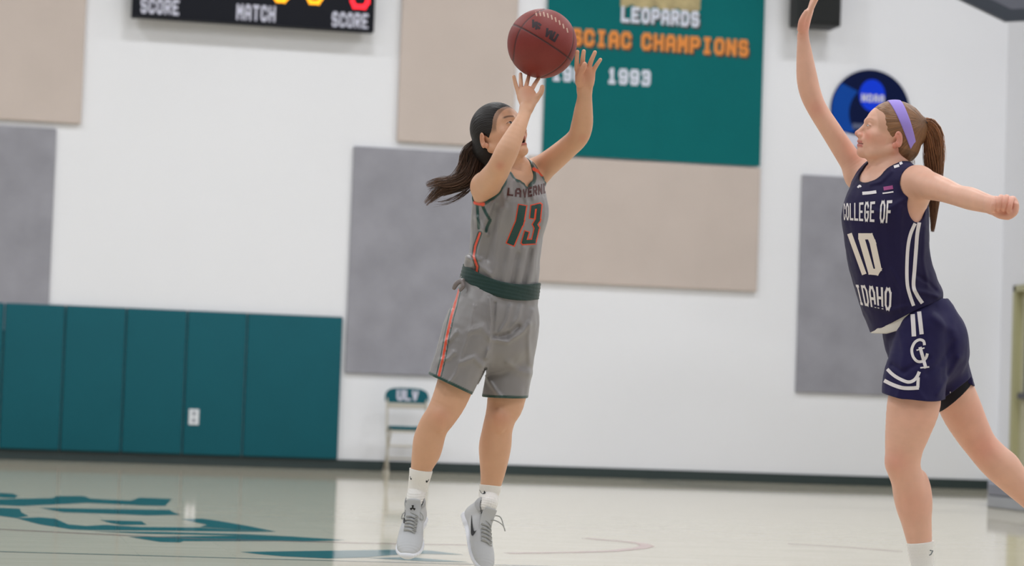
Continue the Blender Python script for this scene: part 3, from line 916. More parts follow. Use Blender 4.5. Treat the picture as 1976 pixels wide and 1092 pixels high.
class Head:
    def __init__(s, c, M, sc=1.0, mouth_open=0.0, lids=0.5, bk=0.0):
        s.c = np.asarray(c, float); s.M = M; s.sc = sc; s.mo = mouth_open; s.lids = lids; s.bk = bk
    def p(s, x, y, z): return s.c + s.M @ (np.array([x, y, z]) * s.sc)
    def ell(s, c, r, R=None):
        A = s.M.T if R is None else (s.M @ R).T
        return Ell(s.p(*c), np.array(r) * s.sc, A)
    def cap(s, a, b, ra, rb=None):
        rb = ra if rb is None else rb
        return Seg(s.p(*a), s.p(*b), ra * s.sc, rb * s.sc, ra * s.sc, rb * s.sc)
    def loc(s, P): return ((P - s.c) @ s.M) / s.sc
    def skull(s): return [s.ell((0, -.012 + s.bk, .046), (.073, .093 - s.bk, .082))]
    def build(s, F):
        k = s.sc
        F.add(s.skull(), .0)
        F.add(s.ell((0, .030, .000), (.0615, .058, .084)), .025)
        F.add(s.ell((0, .032, .050), (.060, .052, .055)), .02)
        F.add(s.ell((0, .036, -.034), (.043, .044, .040)), .02)
        for q in (-1, 1):
            F.add(s.cap((q * .054, -.008, -.030), (q * .034, .050, -.056), .014, .0115), .018)
            F.add(s.cap((q * .034, .050, -.056 - s.mo * .5), (0, .073, -.060 - s.mo * .9), .0115, .0115), .013)
            F.add(s.ell((q * .041, .060, .000), (.020, .018, .016)), .022)
            F.add(s.cap((q * .040, .070, .045), (q * .014, .083, .043), .0085, .009), .012)
            F.cut(s.ell((q * .031, .098, .0265), (.0165, .016, .0115)), .013)
            # lids: upper and lower
            F.add(s.ell((q * .031, .0735, .0265), (.0150, .0135, .0135)), .003)
        # nose
        F.add(s.cap((0, .084, .034), (0, .1045, -.001), .0068, .0088), .012)
        F.add(s.ell((0, .1055, -.003), (.0095, .0095, .0085)), .006)
        F.add(s.ell((0, .090, -.004), (.0115, .016, .012)), .006)
        for q in (-1, 1):
            F.add(s.ell((q * .0105, .0985, -.0075), (.0070, .0095, .0065)), .005)
        F.add(s.ell((0, .083, -.021), (.021, .014, .012)), .014)      # upper lip mound
        o = s.mo
        F.add(s.cap((-.015, .0845, -.0305), (0, .0945, -.0275), .0045, .0052), .006); F.add(s.cap((.015, .0845, -.0305), (0, .0945, -.0275), .0045, .0052), .006)
        F.add(s.cap((-.013, .0830, -.0385 - o), (.0, .0915, -.0395 - o), .0048, .0056), .006); F.add(s.cap((.013, .0830, -.0385 - o), (.0, .0915, -.0395 - o), .0048, .0058), .006)
        F.add(s.ell((0, .0785, -.0585 - o * .9), (.0165, .0145, .0135)), .015)   # chin
        if o > .002:
            F.cut(s.ell((0, .090, -.0335 - o * .5), (.0135, .016, .0030 + o * .55)), .003)
        else:
            F.cut(s.cap((-.021, .084, -.0345), (0, .100, -.0335), .0014), .003); F.cut(s.cap((.021, .084, -.0345), (0, .100, -.0335), .0014), .003)
        for q in (-1, 1):
            F.cut(s.ell((q * .0058, .100, -.0135), (.0026, .0040, .0024)), .002)   # nostrils
        # ears
        for q in (-1, 1):
            a = .35
            R = np.array([[1, 0, 0], [0, math.cos(a), math.sin(a)], [0, -math.sin(a), math.cos(a)]])
            c = math.cos(q * .45); d = math.sin(q * .45)
            R2 = np.array([[c, d, 0], [-d, c, 0], [0, 0, 1]])
            R = R2 @ R
            F.add(s.ell((q * .0745, -.017, .004), (.0058, .0165, .0270), R), .006)
            F.add(s.ell((q * .071, -.010, -.018), (.006, .009, .010), R), .004)
            F.cut(s.ell((q * .0800, -.0150, .006), (.0066, .0098, .0170), R), .003)
            F.add(s.cap((q * .0745, -.012, .012), (q * .0745, -.014, -.002), .0030, .0025), .003)
            F.cut(s.ell((q * .0785, -.0075, .000), (.006, .0060, .0075), R), .003)
    def colour(s, P, base, lip, brow, blush):
        q = s.loc(P); x, y, z = q[:, 0], q[:, 1], q[:, 2]; c = np.tile(base, (len(P), 1))
        def mixc(c, col, w): return c * (1 - w[:, None]) + col * w[:, None]
        ax = np.abs(x)
        c = mixc(c, blush, .45 * np.exp(-(((ax - .043) / .02) ** 2 + ((z + .008) / .02) ** 2)) * (y > .02))
        c = mixc(c, blush, .55 * np.exp(-((ax / .014) ** 2 + ((z + .005) / .011) ** 2)) * (y > .09))
        c = mixc(c, blush, .5 * sstep(.067, .076, ax) * (y < .012) * (y > -.045) * (z > -.03) * (z < .035))
        o = s.mo
        lipm = np.exp(-(((z + .0285) / .0048) ** 4)) * (y > .078) * (ax < .021) + np.exp(-(((z + .0400 + o) / .0056) ** 4)) * (y > .076) * (ax < .019)
        c = mixc(c, lip, np.clip(lipm, 0, 1) * .8)
        if o > .002:
            m = np.exp(-(((z + .0335 + o * .5) / (.002 + o * .5)) ** 4)) * (y < .0885) * (y > .06) * (ax < .015)
            c = mixc(c, lin(50, 16, 16), np.clip(m, 0, 1))
        else:
            c = mixc(c, lin(110, 50, 50), .8 * np.exp(-((z + .0338) / .0018) ** 2) * (y > .078) * (ax < .021))
        bz = .0475 + .003 * np.cos((ax - .032) / .02 * 1.6)
        bm_ = np.exp(-((z - bz) / .0036) ** 2) * sstep(.012, .018, ax) * (1 - sstep(.046, .054, ax)) * (y > .055)
        c = mixc(c, brow[0], brow[1] * bm_)
        # lash line
        ex = (ax - .031) / .0145
        top = .0265 + .0062 * (1 - ex ** 2) * s.lids * 1.4
        lm = np.exp(-((z - top) / .0014) ** 2) * (np.abs(ex) < 1) * (y > .07)
        c = mixc(c, brow[0] * .6, brow[2] * lm)
        nm = np.exp(-(((ax - .0055) / .003) ** 2 + ((z + .0125) / .003) ** 2)) * (y > .092)
        c = mixc(c, lin(90, 40, 36), .8 * nm)
        return c
    def eyes(s, parent, lids_open, gaze=(0, 1, 0), iris=(48, 32, 24)):
        """eyeballs seen between the lids: an almond of white and iris set just proud of the lid surface"""
        for q in (-1, 1):
            V = []; Q = []; C = []
            R = .0140; n = 22; m = 12
            cx, cy, cz = q * .031, .0735, .0265
            for j in range(m + 1):
                for i in range(n + 1):
                    u = -1 + 2 * i / n; v = j / m
                    half = .0115; xx = u * half
                    zt = lids_open * .0066 * (1 - u ** 2) ** .8; zb = -lids_open * .0042 * (1 - u ** 2) ** .9
                    zz = zb + (zt - zb) * v + .0006 * q * u * 0
                    rr = max(0, 1 - (xx / .0152) ** 2 - (zz / .0137) ** 2)
                    yy = .0137 * math.sqrt(rr) + .0006
                    V.append(s.p(cx + xx, cy + yy, cz + zz))
                    gx, gz = gaze[0] * .005, gaze[2] * .004
                    r = math.hypot(xx - gx, zz - gz)
                    if r < .0024: col = lin(8, 6, 6)
                    elif r < .0054: col = lin(*iris)
                    else: col = lin(225, 215, 210)
                    if v > .82 or v < .06: col = col * .25
                    C.append(col)
            for j in range(m):
                for i in range(n):
                    a = j * (n + 1) + i; Q.append((a, a + 1, a + n + 2, a + n + 1))
            npmesh('eye', L2W(np.array(V)), np.array(Q), M_eye, parent, col=np.array(C))

def finger(F, pts, r0, r1, k=.004, n=3):
    m = len(pts); st = [(np.asarray(p, float), r0 + (r1 - r0) * i / (m - 1), (r0 + (r1 - r0) * i / (m - 1))) for i, p in enumerate(pts)]
    F.add(limb(st, n=n), k)

def strands(name, guides, n, m, parent, r=.0011, col=(40, 30, 28), cvar=.35, spread=None, tipcol=None, seed=1, sides=4, npts=14, wave=0.0):
    """a lock of hair: n strands scattered about a guide given as [(point, radius)], joined in one mesh"""
    rg = np.random.default_rng(seed)
    V = []; Q = []; C = []; H = []
    for k in range(n):
        g = guides[rg.integers(len(guides))]
        arr = [np.concatenate([p, [rad]]) for p, rad in g]
        Cc = np.array(catmull(arr, 5)); T = np.linspace(0, 1, npts)
        ln = 1.0 - .42 * rg.random() ** 1.3
        idx = T * ln * (len(Cc) - 1); i0 = np.floor(idx).astype(int).clip(0, len(Cc) - 2); fr = idx - i0
        P = Cc[i0] * (1 - fr[:, None]) + Cc[i0 + 1] * fr[:, None]
        a = rg.random() * 2 * math.pi; rad = math.sqrt(rg.random())
        tz = np.gradient(P[:, :3], axis=0); tz /= np.linalg.norm(tz, axis=1)[:, None] + 1e-9
        s1 = np.cross(tz, (0, 0, 1.0)); s1 /= np.linalg.norm(s1, axis=1)[:, None] + 1e-9; s2 = np.cross(tz, s1)
        tw = a + (.7 * math.sin(k) + 1.2) * T + rg.normal() * .35 * T
        wob = 1 + .25 * np.sin(T * (3 + 3 * rg.random()) + rg.random() * 6)
        O = (s1 * np.cos(tw)[:, None] + s2 * np.sin(tw)[:, None]) * (P[:, 3] * rad * wob)[:, None]
        P3 = P[:, :3] + O + (s2 * np.sin(T * 9 + a * .6)[:, None]) * (P[:, 3] * wave * T)[:, None]
        rr = r * (1 - .75 * T ** 2) * (0.7 + .6 * rg.random())
        b = len(V)
        c0 = lin(*col) * (1 + cvar * rg.normal()); c1 = lin(*(tipcol or col)) * (1 + cvar * rg.normal())
        for i in range(npts):
            for q in range(sides):
                an = 2 * math.pi * q / sides
                V.append(P3[i] + (s1[i] * math.cos(an) + s2[i] * math.sin(an)) * rr[i])
                C.append(np.clip(c0 * (1 - T[i]) + c1 * T[i], .002, 1)); H.append((k * 3.1, T[i] * 3, 0))
        for i in range(npts - 1):
            for q in range(sides):
                A = b + i * sides + q; B = b + i * sides + (q + 1) % sides
                Q.append((A, B, B + sides, A + sides))
    return npmesh(name, L2W(np.array(V)), np.array(Q), m, parent, col=np.array(C), hc=np.array(H))

def decal(grids_fn, bvh, name, m, parent, lift=.0012):
    """lay print (grids of picture-plane points) on the front of a cloth mesh"""
    V = []; Q = []
    o = Vector(tuple(C0))
    for gi, g in enumerate(grids_fn):
        rows = []
        for r in g:
            rr = []
            for p in r:
                d = Vector(tuple(ray(p[0], p[1]))).normalized()
                h, nn, fi, dist = bvh.ray_cast(o, d)
                if h is None: rr = None; break
                rr.append(h - d * (lift + gi * 1.5e-5))
            rows.append(rr)
        for i in range(len(g) - 1):
            if rows[i] is None or rows[i + 1] is None: continue
            base = len(V); V += [tuple(q) for q in rows[i]] + [tuple(q) for q in rows[i + 1]]; n = len(g[0])
            for j in range(n - 1): Q.append((base + j, base + j + 1, base + n + j + 1, base + n + j))
    if not V: return None
    me = bpy.data.meshes.new(name); me.from_pydata(V, [], Q); me.polygons.foreach_set('use_smooth', [True] * len(Q))
    return link(name, me, m, parent)

def px_text(s, quad, t, gap, n=8, sub=None):
    q = quadmap(quad)
    return [[[q(p[0], p[1]) for p in r] for r in g] for g in text_grids(s, t, gap, n=n)]

def px_band(poly, w, n=10):
    """a painted band along a polyline of picture points, w = half width px"""
    C = catmull([np.array(p, float) for p in poly], n); out = []
    for i, p in enumerate(C):
        t = C[min(i + 1, len(C) - 1)] - C[max(i - 1, 0)]; t = t / np.linalg.norm(t); nn = np.array([-t[1], t[0]])
        ww = w if np.isscalar(w) else w[0] + (w[1] - w[0]) * i / (len(C) - 1)
        out.append([p - nn * ww, p, p + nn * ww])
    return [out]

def bvh_of(o):
    me = o.data
    return BVHTree.FromPolygons([v.co[:] for v in me.vertices], [tuple(p.vertices) for p in me.polygons])

# ================================================================== player 13 (shooting)
def vec(px, py, z): return LP(px, py, z)
A_N = nrmz((math.sin(math.radians(40)), .05, -math.cos(math.radians(40))))      # chest direction
A_S = nrmz(np.cross(A_N, (0, 1, 0))); A_S = A_S if A_S[0] > 0 else -A_S           # side axis
A_base = L2W(np.array([vec(880, 1088, 0)]))[0]
pa = empty('person', (A_base[0], A_base[1], 0.0))
tag(pa, 'player in grey jersey number 13, mid-jump with both arms raised under the ball', 'person')

def torsoA(extra=0.0):
    # centre px, py, z, half width, half depth
    st = [((958, 640), 0, .128, .098), ((961, 590), 0, .128, .095), ((966, 545), 0, .118, .088), ((972, 500), 0, .116, .086), ((977, 450), 0, .128, .092),
          ((981, 405), 0, .136, .096), ((984, 370), 0, .132, .085), ((987, 345), 0, .110, .066), ((990, 325), 0, .070, .050)]
    return limb([(vec(p[0], p[1], z), w_ + extra, d_ + extra) for p, z, w_, d_ in st], A_S, 3)
A_shR = vec(937, 360, -.085); A_shL = vec(1034, 333, .085)
def armA_R():
    return limb([(A_shR, .046, .046), (vec(947, 347, -.16), .0445, .0445), (vec(958, 332, -.23), .041, .041), (vec(967, 315, -.285), .0385, .0385),
                 (vec(979, 290, -.292), .0380, .0385), (vec(995, 257, -.272), .0300, .031), (vec(1009, 228, -.245), .0215, .0215), (vec(1016, 208, -.225), .0220, .017)], (1, 0, 0), 4)
def armA_L():
    return limb([(A_shL, .047, .047), (vec(1062, 312, .04), .042, .042), (vec(1092, 287, -.01), .0375, .0375), (vec(1115, 265, -.06), .036, .036),
                 (vec(1123, 241, -.09), .0365, .0355), (vec(1126, 212, -.12), .031, .030), (vec(1128, 190, -.14), .0255, .022), (vec(1128, 173, -.15), .0245, .018)], (1, 0, 0), 4)
def legA(which):
    if which == 0:
        st = [((927, 620), -.07, .070, .075), ((912, 660), -.085, .074, .078), ((889, 715), -.10, .066, .072), ((868, 770), -.115, .0585, .061), ((852, 800), -.12, .0525, .054), ((837, 822), -.115, .050, .049),
              ((827, 850), -.10, .0505, .0505), ((820, 878), -.085, .0445, .047), ((813, 905), -.07, .0355, .037), ((808, 930), -.06, .030, .031), ((804, 952), -.055, .028, .029)]
    else:
        st = [((990, 620), .05, .068, .075), ((986, 660), .05, .072, .078), ((984, 715), .05, .072, .074), ((976, 775), .035, .0635, .064), ((967, 802), .03, .0535, .055), ((960, 828), .035, .0515, .050),
              ((956, 858), .05, .0545, .053), ((953, 890), .065, .0485, .049), ((950, 918), .08, .0405, .041), ((946, 940), .09, .034, .035), ((942, 963), .10, .0290, .030)]
    return limb([(vec(p[0], p[1], z), w_, d_) for p, z, w_, d_ in st], (1, 0, 0), 4)

headA = Head(vec(966, 271, -.035), hframe(math.radians(51), math.radians(21)), 1.0, mouth_open=.012, bk=.007)
def neckA(k=0.0):
    return limb([(vec(988, 345, .01), .060 + k, .058 + k), (vec(981, 318, .0), .050 + k, .052 + k), (vec(972, 290, -.015), .048 + k, .052 + k), (vec(966, 268, -.03), .047 + k, .050 + k)], (1, 0, 0), 3)

def fillA(F, torso=True):
    F.add(torsoA(), .02)
    F.add(legA(0), .02); F.add(legA(1), .02)
    F.add(neckA(), .035)
    F.add(limb([(vec(975, 352, -.03), .045, .04), (A_shR, .047, .05)], (0, 1, 0), 2), .03)
    F.add(limb([(vec(1000, 342, .03), .045, .04), (A_shL, .046, .05)], (0, 1, 0), 2), .03)
    F.add(armA_R(), .02); F.add(armA_L(), .02)
    # chest
    for q in (-1, 1):
        F.add(Ell(vec(983, 408, 0) + A_S * (-q) * .058 + A_N * .052, (.050, .050, .036), np.stack([A_S, np.cross(A_N, A_S), A_N])), .03)
    # knee caps
    for kx, ky, kz in ((851, 803, -.166), (966, 805, -.022)):
        F.add(Ell(vec(kx, ky, kz), (.021, .024, .014)), .010); F.add(Ell(vec(kx - 1, ky + 22, kz + .008), (.011, .014, .012)), .010)
    F.add(Ell(vec(849, 806, -.150), (.030, .034, .026)), .02); F.add(Ell(vec(966, 808, -.008), (.030, .034, .026)), .02)
    # calves
    F.add(Ell(vec(828, 852, -.080), (.042, .075, .045)), .02); F.add(Ell(vec(953, 862, .075), (.044, .075, .046)), .02)

def handsA(F):
    # right hand, under the ball
    F.add(limb([(vec(1016, 210, -.228), .0215, .0165), (vec(1019, 197, -.212), .0300, .0150), (vec(1016, 184, -.195), .0325, .0135), (vec(1011, 174, -.182), .0270, .0110)], (1, .25, 0), 3), .008)
    finger(F, [vec(1001, 180, -.186), vec(995.5, 164, -.178), vec(991.5, 148, -.176)], .0078, .0058)
    finger(F, [vec(1006, 176, -.180), vec(1005, 158, -.155), vec(1004.5, 143, -.126)], .0080, .0060)
    finger(F, [vec(1013, 178, -.180), vec(1017, 160, -.150), vec(1021, 144, -.116)], .0082, .0060)
    finger(F, [vec(1021, 182, -.184), vec(1031, 164, -.155), vec(1042, 147, -.118)], .0082, .0062)
    finger(F, [vec(1024, 199, -.212), vec(1036, 188, -.208), vec(1044, 178, -.205), vec(1046.5, 168, -.202)], .0112, .0078, .008)
    F.add(Ell(vec(1030, 191, -.207), (.014, .011, .008)), .012)
    # left hand, open, palm to the camera
    F.add(limb([(vec(1128, 176, -.150), .0240, .0175), (vec(1128.5, 163, -.158), .0290, .0160), (vec(1129, 147, -.166), .0335, .0140), (vec(1130, 134, -.172), .0325, .0120)], (1, 0, 0), 3), .008)
    finger(F, [vec(1113.5, 134, -.172), vec(1113, 117, -.182), vec(1114, 100, -.184)], .0088, .0068)
    finger(F, [vec(1124, 130, -.173), vec(1124.5, 114, -.184), vec(1126.5, 99, -.184)], .0090, .0068)
    finger(F, [vec(1136, 131, -.173), vec(1141, 117, -.184), vec(1148, 101, -.184)], .0088, .0066)
    finger(F, [vec(1144.5, 137, -.170), vec(1151, 126, -.182), vec(1158.5, 115, -.182)], .0078, .0060)
    finger(F, [vec(1118, 160, -.170), vec(1119, 145, -.190), vec(1126, 130, -.204), vec(1128, 124, -.206)], .0125, .0082, .008)
    F.add(Ell(vec(1119, 154, -.172), (.013, .020, .012)), .010)
    F.add(Ell(vec(1140, 158, -.168), (.010, .020, .010)), .010)

baseA = lin(214, 165, 134); blushA = lin(205, 120, 100)
def skin_colA(V):
    c = headA.colour(V, baseA, lin(176, 92, 88), (lin(58, 42, 38), .85, .9), lin(208, 140, 118))
    q = headA.loc(V); far = np.linalg.norm(q, axis=1) > .2
    hl = [headA.ell((0, .135, .010), (.105, .118, .088)), headA.ell((0, .050, -.045), (.10, .062, .062))]
    e = np.minimum(hl[0](V[:, 0], V[:, 1], V[:, 2]), hl[1](V[:, 0], V[:, 1], V[:, 2]))
    m = sstep(-.0035, .0015, e + .0012 * noise3(V * 260)) * sstep(.004, .026, q[:, 2]) * (np.abs(q[:, 0]) < .071) * (q[:, 1] > .0) * .55
    c = c * (1 - m[:, None]) + lin(38, 31, 30) * m[:, None]
    c[far] = baseA
    px, py = PX(V)
    for (x, y, r, w_) in ((965, 320, 9, .45), (1125, 268, 9, .3), (850, 806, 22, .25), (966, 808, 20, .25), (1018, 178, 16, .3), (1130, 140, 30, .35), (1116, 97, 7, .3)):
        m = w_ * np.exp(-((px - x) ** 2 + (py - y) ** 2) / r ** 2)
        c = c * (1 - m[:, None]) + blushA * m[:, None]
    return c

lo = LP(775, 1010, 0) ; hi = LP(1175, 85, 0)
FA = Field((lo[0], lo[1], -.40), (hi[0], hi[1], .26), .0042)
fillA(FA); headA.build(FA); handsA(FA)
VA, QA = FA.mesh(2); del FA
# finer patches for head and hands
def patch(fill, a, b, h, relax=1):
    F = Field(a - 4 * h, b + 4 * h, h); fill(F); v, q = F.mesh(relax); return keep_faces(v, q, lambda c: np.all((c > a) & (c < b), axis=1))
def box3(p, r): return np.array(p) - np.array(r), np.array(p) + np.array(r)
hb = box3(headA.c + (0.02, .02, -.01), (.135, .145, .135))
fA_all = lambda F: (fillA(F), headA.build(F), handsA(F))
h1 = patch(fA_all, hb[0], hb[1], .0019, 1)
r1b = (vec(980, 214, -.27), vec(1060, 130, -.08)); r1b = (np.minimum(*r1b), np.maximum(*r1b))
h2 = patch(fA_all, r1b[0], r1b[1], .0019, 1)
r2b = (vec(1100, 186, -.24), vec(1170, 88, -.10)); r2b = (np.minimum(*r2b), np.maximum(*r2b))
h3 = patch(fA_all, r2b[0], r2b[1], .0019, 1)
def outside(boxes, mg):
    def f(c):
        k = np.ones(len(c), bool)
        for a, b in boxes: k &= ~np.all((c > a + mg) & (c < b - mg), axis=1)
        return k
    return f
VA, QA = keep_faces(VA, QA, outside([hb, r1b, r2b], .0035))
VA, QA = merge([(VA, QA), h1, h2, h3])
bodyA = npmesh('body', L2W(VA), QA, M_skinA, pa, col=skin_colA(VA))
headA.eyes(bodyA, .95, gaze=(-.45, 1, .3))

# --- jersey ---
holeR = [Seg(A_shR + A_S * .010 + np.array([.0, .010, .012]), A_shR - A_S * .12 + np.array([0, .03, -.03]), .066, .085, .066, .085)]
holeR_axis = A_shR
holeL = [Seg(A_shL - A_S * .010 + np.array([0, .004, 0]), A_shL + A_S * .12 + np.array([0, .05, 0]), .060, .08, .060, .08)]
neck_c = [Seg(vec(984, 338, 0) + A_N * .055 + np.array([0, .0, 0]), vec(978, 290, -.01) + A_N * .02, .050, .075, .045, .075, A_S),
          Seg(vec(986, 352, 0) + A_N * .095, vec(984, 330, 0) + A_N * .05, .012, .045, .03, .04, A_S)]
foldsA = [
 ([(950, 392), (935, 430), (925, 480), (912, 512)], 5, 0.0096), ([(958, 400), (948, 450), (940, 500)], 7, -0.0080),
 ([(968, 405), (960, 460), (950, 540)], 6, 0.0080), ([(985, 480), (976, 520), (970, 560)], 6, 0.0064), ([(1012, 480), (1004, 520), (998, 560)], 6, 0.0064),
 ([(1035, 470), (1028, 520), (1018, 560)], 6, 0.0064), ([(920, 420), (930, 440), (940, 452)], 4, 0.0080), ([(905, 500), (925, 512), (945, 528)], 5, 0.0064),
 ([(1003, 350), (1012, 372), (1016, 390)], 4, 0.0064), ([(990, 350), (986, 372), (980, 385)], 4, 0.0064), ([(1022, 340), (1026, 365), (1030, 385)], 4, 0.0048),
 ([(960, 330), (970, 360), (975, 400)], 5, 0.0048), ([(1000, 490), (992, 530), (986, 560)], 4, -0.0064), ([(1024, 480), (1014, 530), (1008, 560)], 4, -0.0064),
 ([(900, 495), (912, 500), (925, 500)], 4, 0.0096)]
def jerseyA(F):
    st = [((963, 585), 0, .136, .098), ((966, 555), 0, .136, .100), ((970, 525), 0, .136, .102), ((974, 495), 0, .130, .098), ((978, 455), 0, .133, .100),
          ((982, 410), 0, .138, .102), ((984, 372), 0, .136, .091), ((987, 347), 0, .115, .072), ((990, 327), 0, .073, .055)]
    F.add(limb([(vec(p[0], p[1], z), w_ + .003, d_ + .003) for p, z, w_, d_ in st], A_S, 4), .02)
    for q in (-1, 1):
        F.add(Ell(vec(983, 410, 0) + A_S * (-q) * .056 + A_N * .052, (.056, .062, .042), np.stack([A_S, np.cross(A_N, A_S), A_N])), .04)
    F.add(limb([(vec(975, 352, -.03), .051, .046), (A_shR, .053, .056)], (0, 1, 0), 2), .03)
    F.add(limb([(vec(1000, 342, .03), .051, .046), (A_shL, .052, .056)], (0, 1, 0), 2), .03)
    F.add(Ell(vec(910, 508, -.06), (.022, .018, .03)), .03)
    F.disp(lambda P: fold(P, foldsA) + .0022 * noise3(P * np.array([45, 14, 45])) + .0015 * noise3(P * 30))
    F.cut(holeR, .004); F.cut(holeL, .004); F.cut(neck_c, .004)
    F.plane(vec(963, 585, 0), (0, -1, 0))
FJ = Field((LP(880, 600, 0)[0], LP(880, 600, 0)[1], -.24), (LP(1075, 295, 0)[0], LP(1075, 295, 0)[1], .24), .0032)
jerseyA(FJ); VJ, QJ = FJ.mesh(2); del FJ
grA = lin(134, 130, 131); greenA = lin(14, 62, 56); orgA = lin(226, 76, 44)
def dist_to(prims, V):
    d = np.full(len(V), 9.0)
    for p in prims: d = np.minimum(d, np.abs(p(V[:, 0], V[:, 1], V[:, 2])))
    return d
def jcolA(V):
    c = np.tile(grA, (len(V), 1)); px, py = PX(V)
    def mx(c, col, m): return c * (1 - m[:, None]) + col * m[:, None]
    for h_ in (holeR, holeL):
        d = dist_to(h_, V); c = mx(c, greenA, 1 - sstep(.009, .0125, d))
    d = dist_to(neck_c, V); c = mx(c, greenA, 1 - sstep(.010, .0135, d))
    near = (V[:, 2] < .12)
    for pl in ([(921, 398), (922, 415), (924, 440)], [(931, 397), (938, 412), (946, 425)], [(946, 425), (940, 438), (938, 446)]):
        c = mx(c, greenA, (1 - sstep(2.2, 3.6, seg_dist2(px, py, pl))) * near)
    c = mx(c, orgA, (1 - sstep(3.0, 4.5, seg_dist2(px, py, [(917, 391), (932, 394)]))) * near)
    side = [(926, 450), (917, 475), (914, 495), (921, 515), (919, 530)]
    c = mx(c, greenA, (1 - sstep(3.8, 5.0, seg_dist2(px, py, side))) * near)
    c = mx(c, orgA, (1 - sstep(1.6, 2.6, seg_dist2(px, py, side))) * near)
    c = mx(c, orgA, (1 - sstep(2.5, 4.0, seg_dist2(px, py, [(1030, 326), (1040, 331), (1046, 337)]))))
    return c
jersA = npmesh('jersey', L2W(VJ), QJ, M_satin, pa, col=jcolA(VJ)); jersA['label'] = 'grey sleeveless jersey with dark green trim and number 13'
bvJ = bvh_of(jersA)
M_org = mat('orange_print', srgb(226, 76, 44), 0.5); M_grn = mat('green_print', srgb(16, 62, 56), 0.5); M_mar = mat('maroon_print', srgb(78, 40, 38), 0.5)
def glyph_quads(strk, w):
    out = []
    for pl in strk: out += px_band_lin(pl, w)
    return out
def px_band_lin(poly, w, n=8):
    out = []
    for a, b in zip(poly[:-1], poly[1:]):
        a = np.array(a, float); b = np.array(b, float); t = (b - a) / np.linalg.norm(b - a); nn = np.array([-t[1], t[0]])
        a2 = a - t * w * .8; b2 = b + t * w * .8
        out.append([[a2 + (b2 - a2) * i / n - nn * w, a2 + (b2 - a2) * i / n, a2 + (b2 - a2) * i / n + nn * w] for i in range(n + 1)])
    return out
one = [[(1007.5, 402), (1003, 428), (987, 466)]]
three = [[(1027, 418), (1029, 400), (1041, 397), (1038, 424), (1033, 432)], [(1033, 434), (1036, 440), (1030, 466), (1011, 467), (1016, 450)]]
for w_, m_, lf in ((7.6, M_org, .0008), (5.4, M_grn, .0018)):
    g = px_band_lin(one[0], w_ + 1.8)
    for pl in three: g += px_band_lin(pl, w_ - 1.6)
    decal(g, bvJ, 'number', m_, jersA, lf)
decal(px_text('LA', [(980, 362), (1006, 363), (1006, 381), (978, 377)], (.3, .22), .25), bvJ, 'lettering', M_mar, jersA)
decal(px_text('VERNE', [(1009, 364), (1056, 352), (1057, 372), (1009, 383)], (.32, .24), .2), bvJ, 'lettering', M_mar, jersA)

# --- shorts ---
hemA = (vec(868, 738, -.11), vec(972, 764, .04))
legax0 = nrmz(vec(862, 742, -.11) - vec(925, 610, -.06)); legax1 = nrmz(vec(970, 775, .04) - vec(990, 610, .04))
foldsS = [
 ([(945, 575), (948, 620), (946, 665), (938, 690)], 4, 0.0112), ([(955, 650), (975, 648), (1000, 630)], 5, -0.0112), ([(955, 655), (980, 660), (1010, 640), (1020, 625)], 5, 0.0096),
 ([(905, 640), (930, 632), (945, 650)], 7, 0.0064), ([(890, 700), (915, 690), (930, 705)], 6, 0.0080), ([(980, 700), (1000, 715), (1020, 720)], 7, 0.0064),
 ([(935, 720), (950, 745), (965, 765)], 5, 0.0080), ([(985, 590), (978, 620), (960, 650)], 4, 0.0080), ([(1005, 590), (1000, 610), (985, 640)], 4, 0.0064),
 ([(870, 600), (862, 650), (850, 700)], 5, 0.0064), ([(915, 590), (905, 640), (880, 720), (862, 745)], 3, 0.0048), ([(955, 585), (950, 640), (945, 670)], 3, -0.0080),
 ([(1028, 600), (1020, 650), (1022, 700)], 5, 0.0064), ([(880, 640), (868, 655), (855, 660)], 4, 0.0080), ([(876, 680), (864, 692), (850, 694)], 4, 0.0080)]
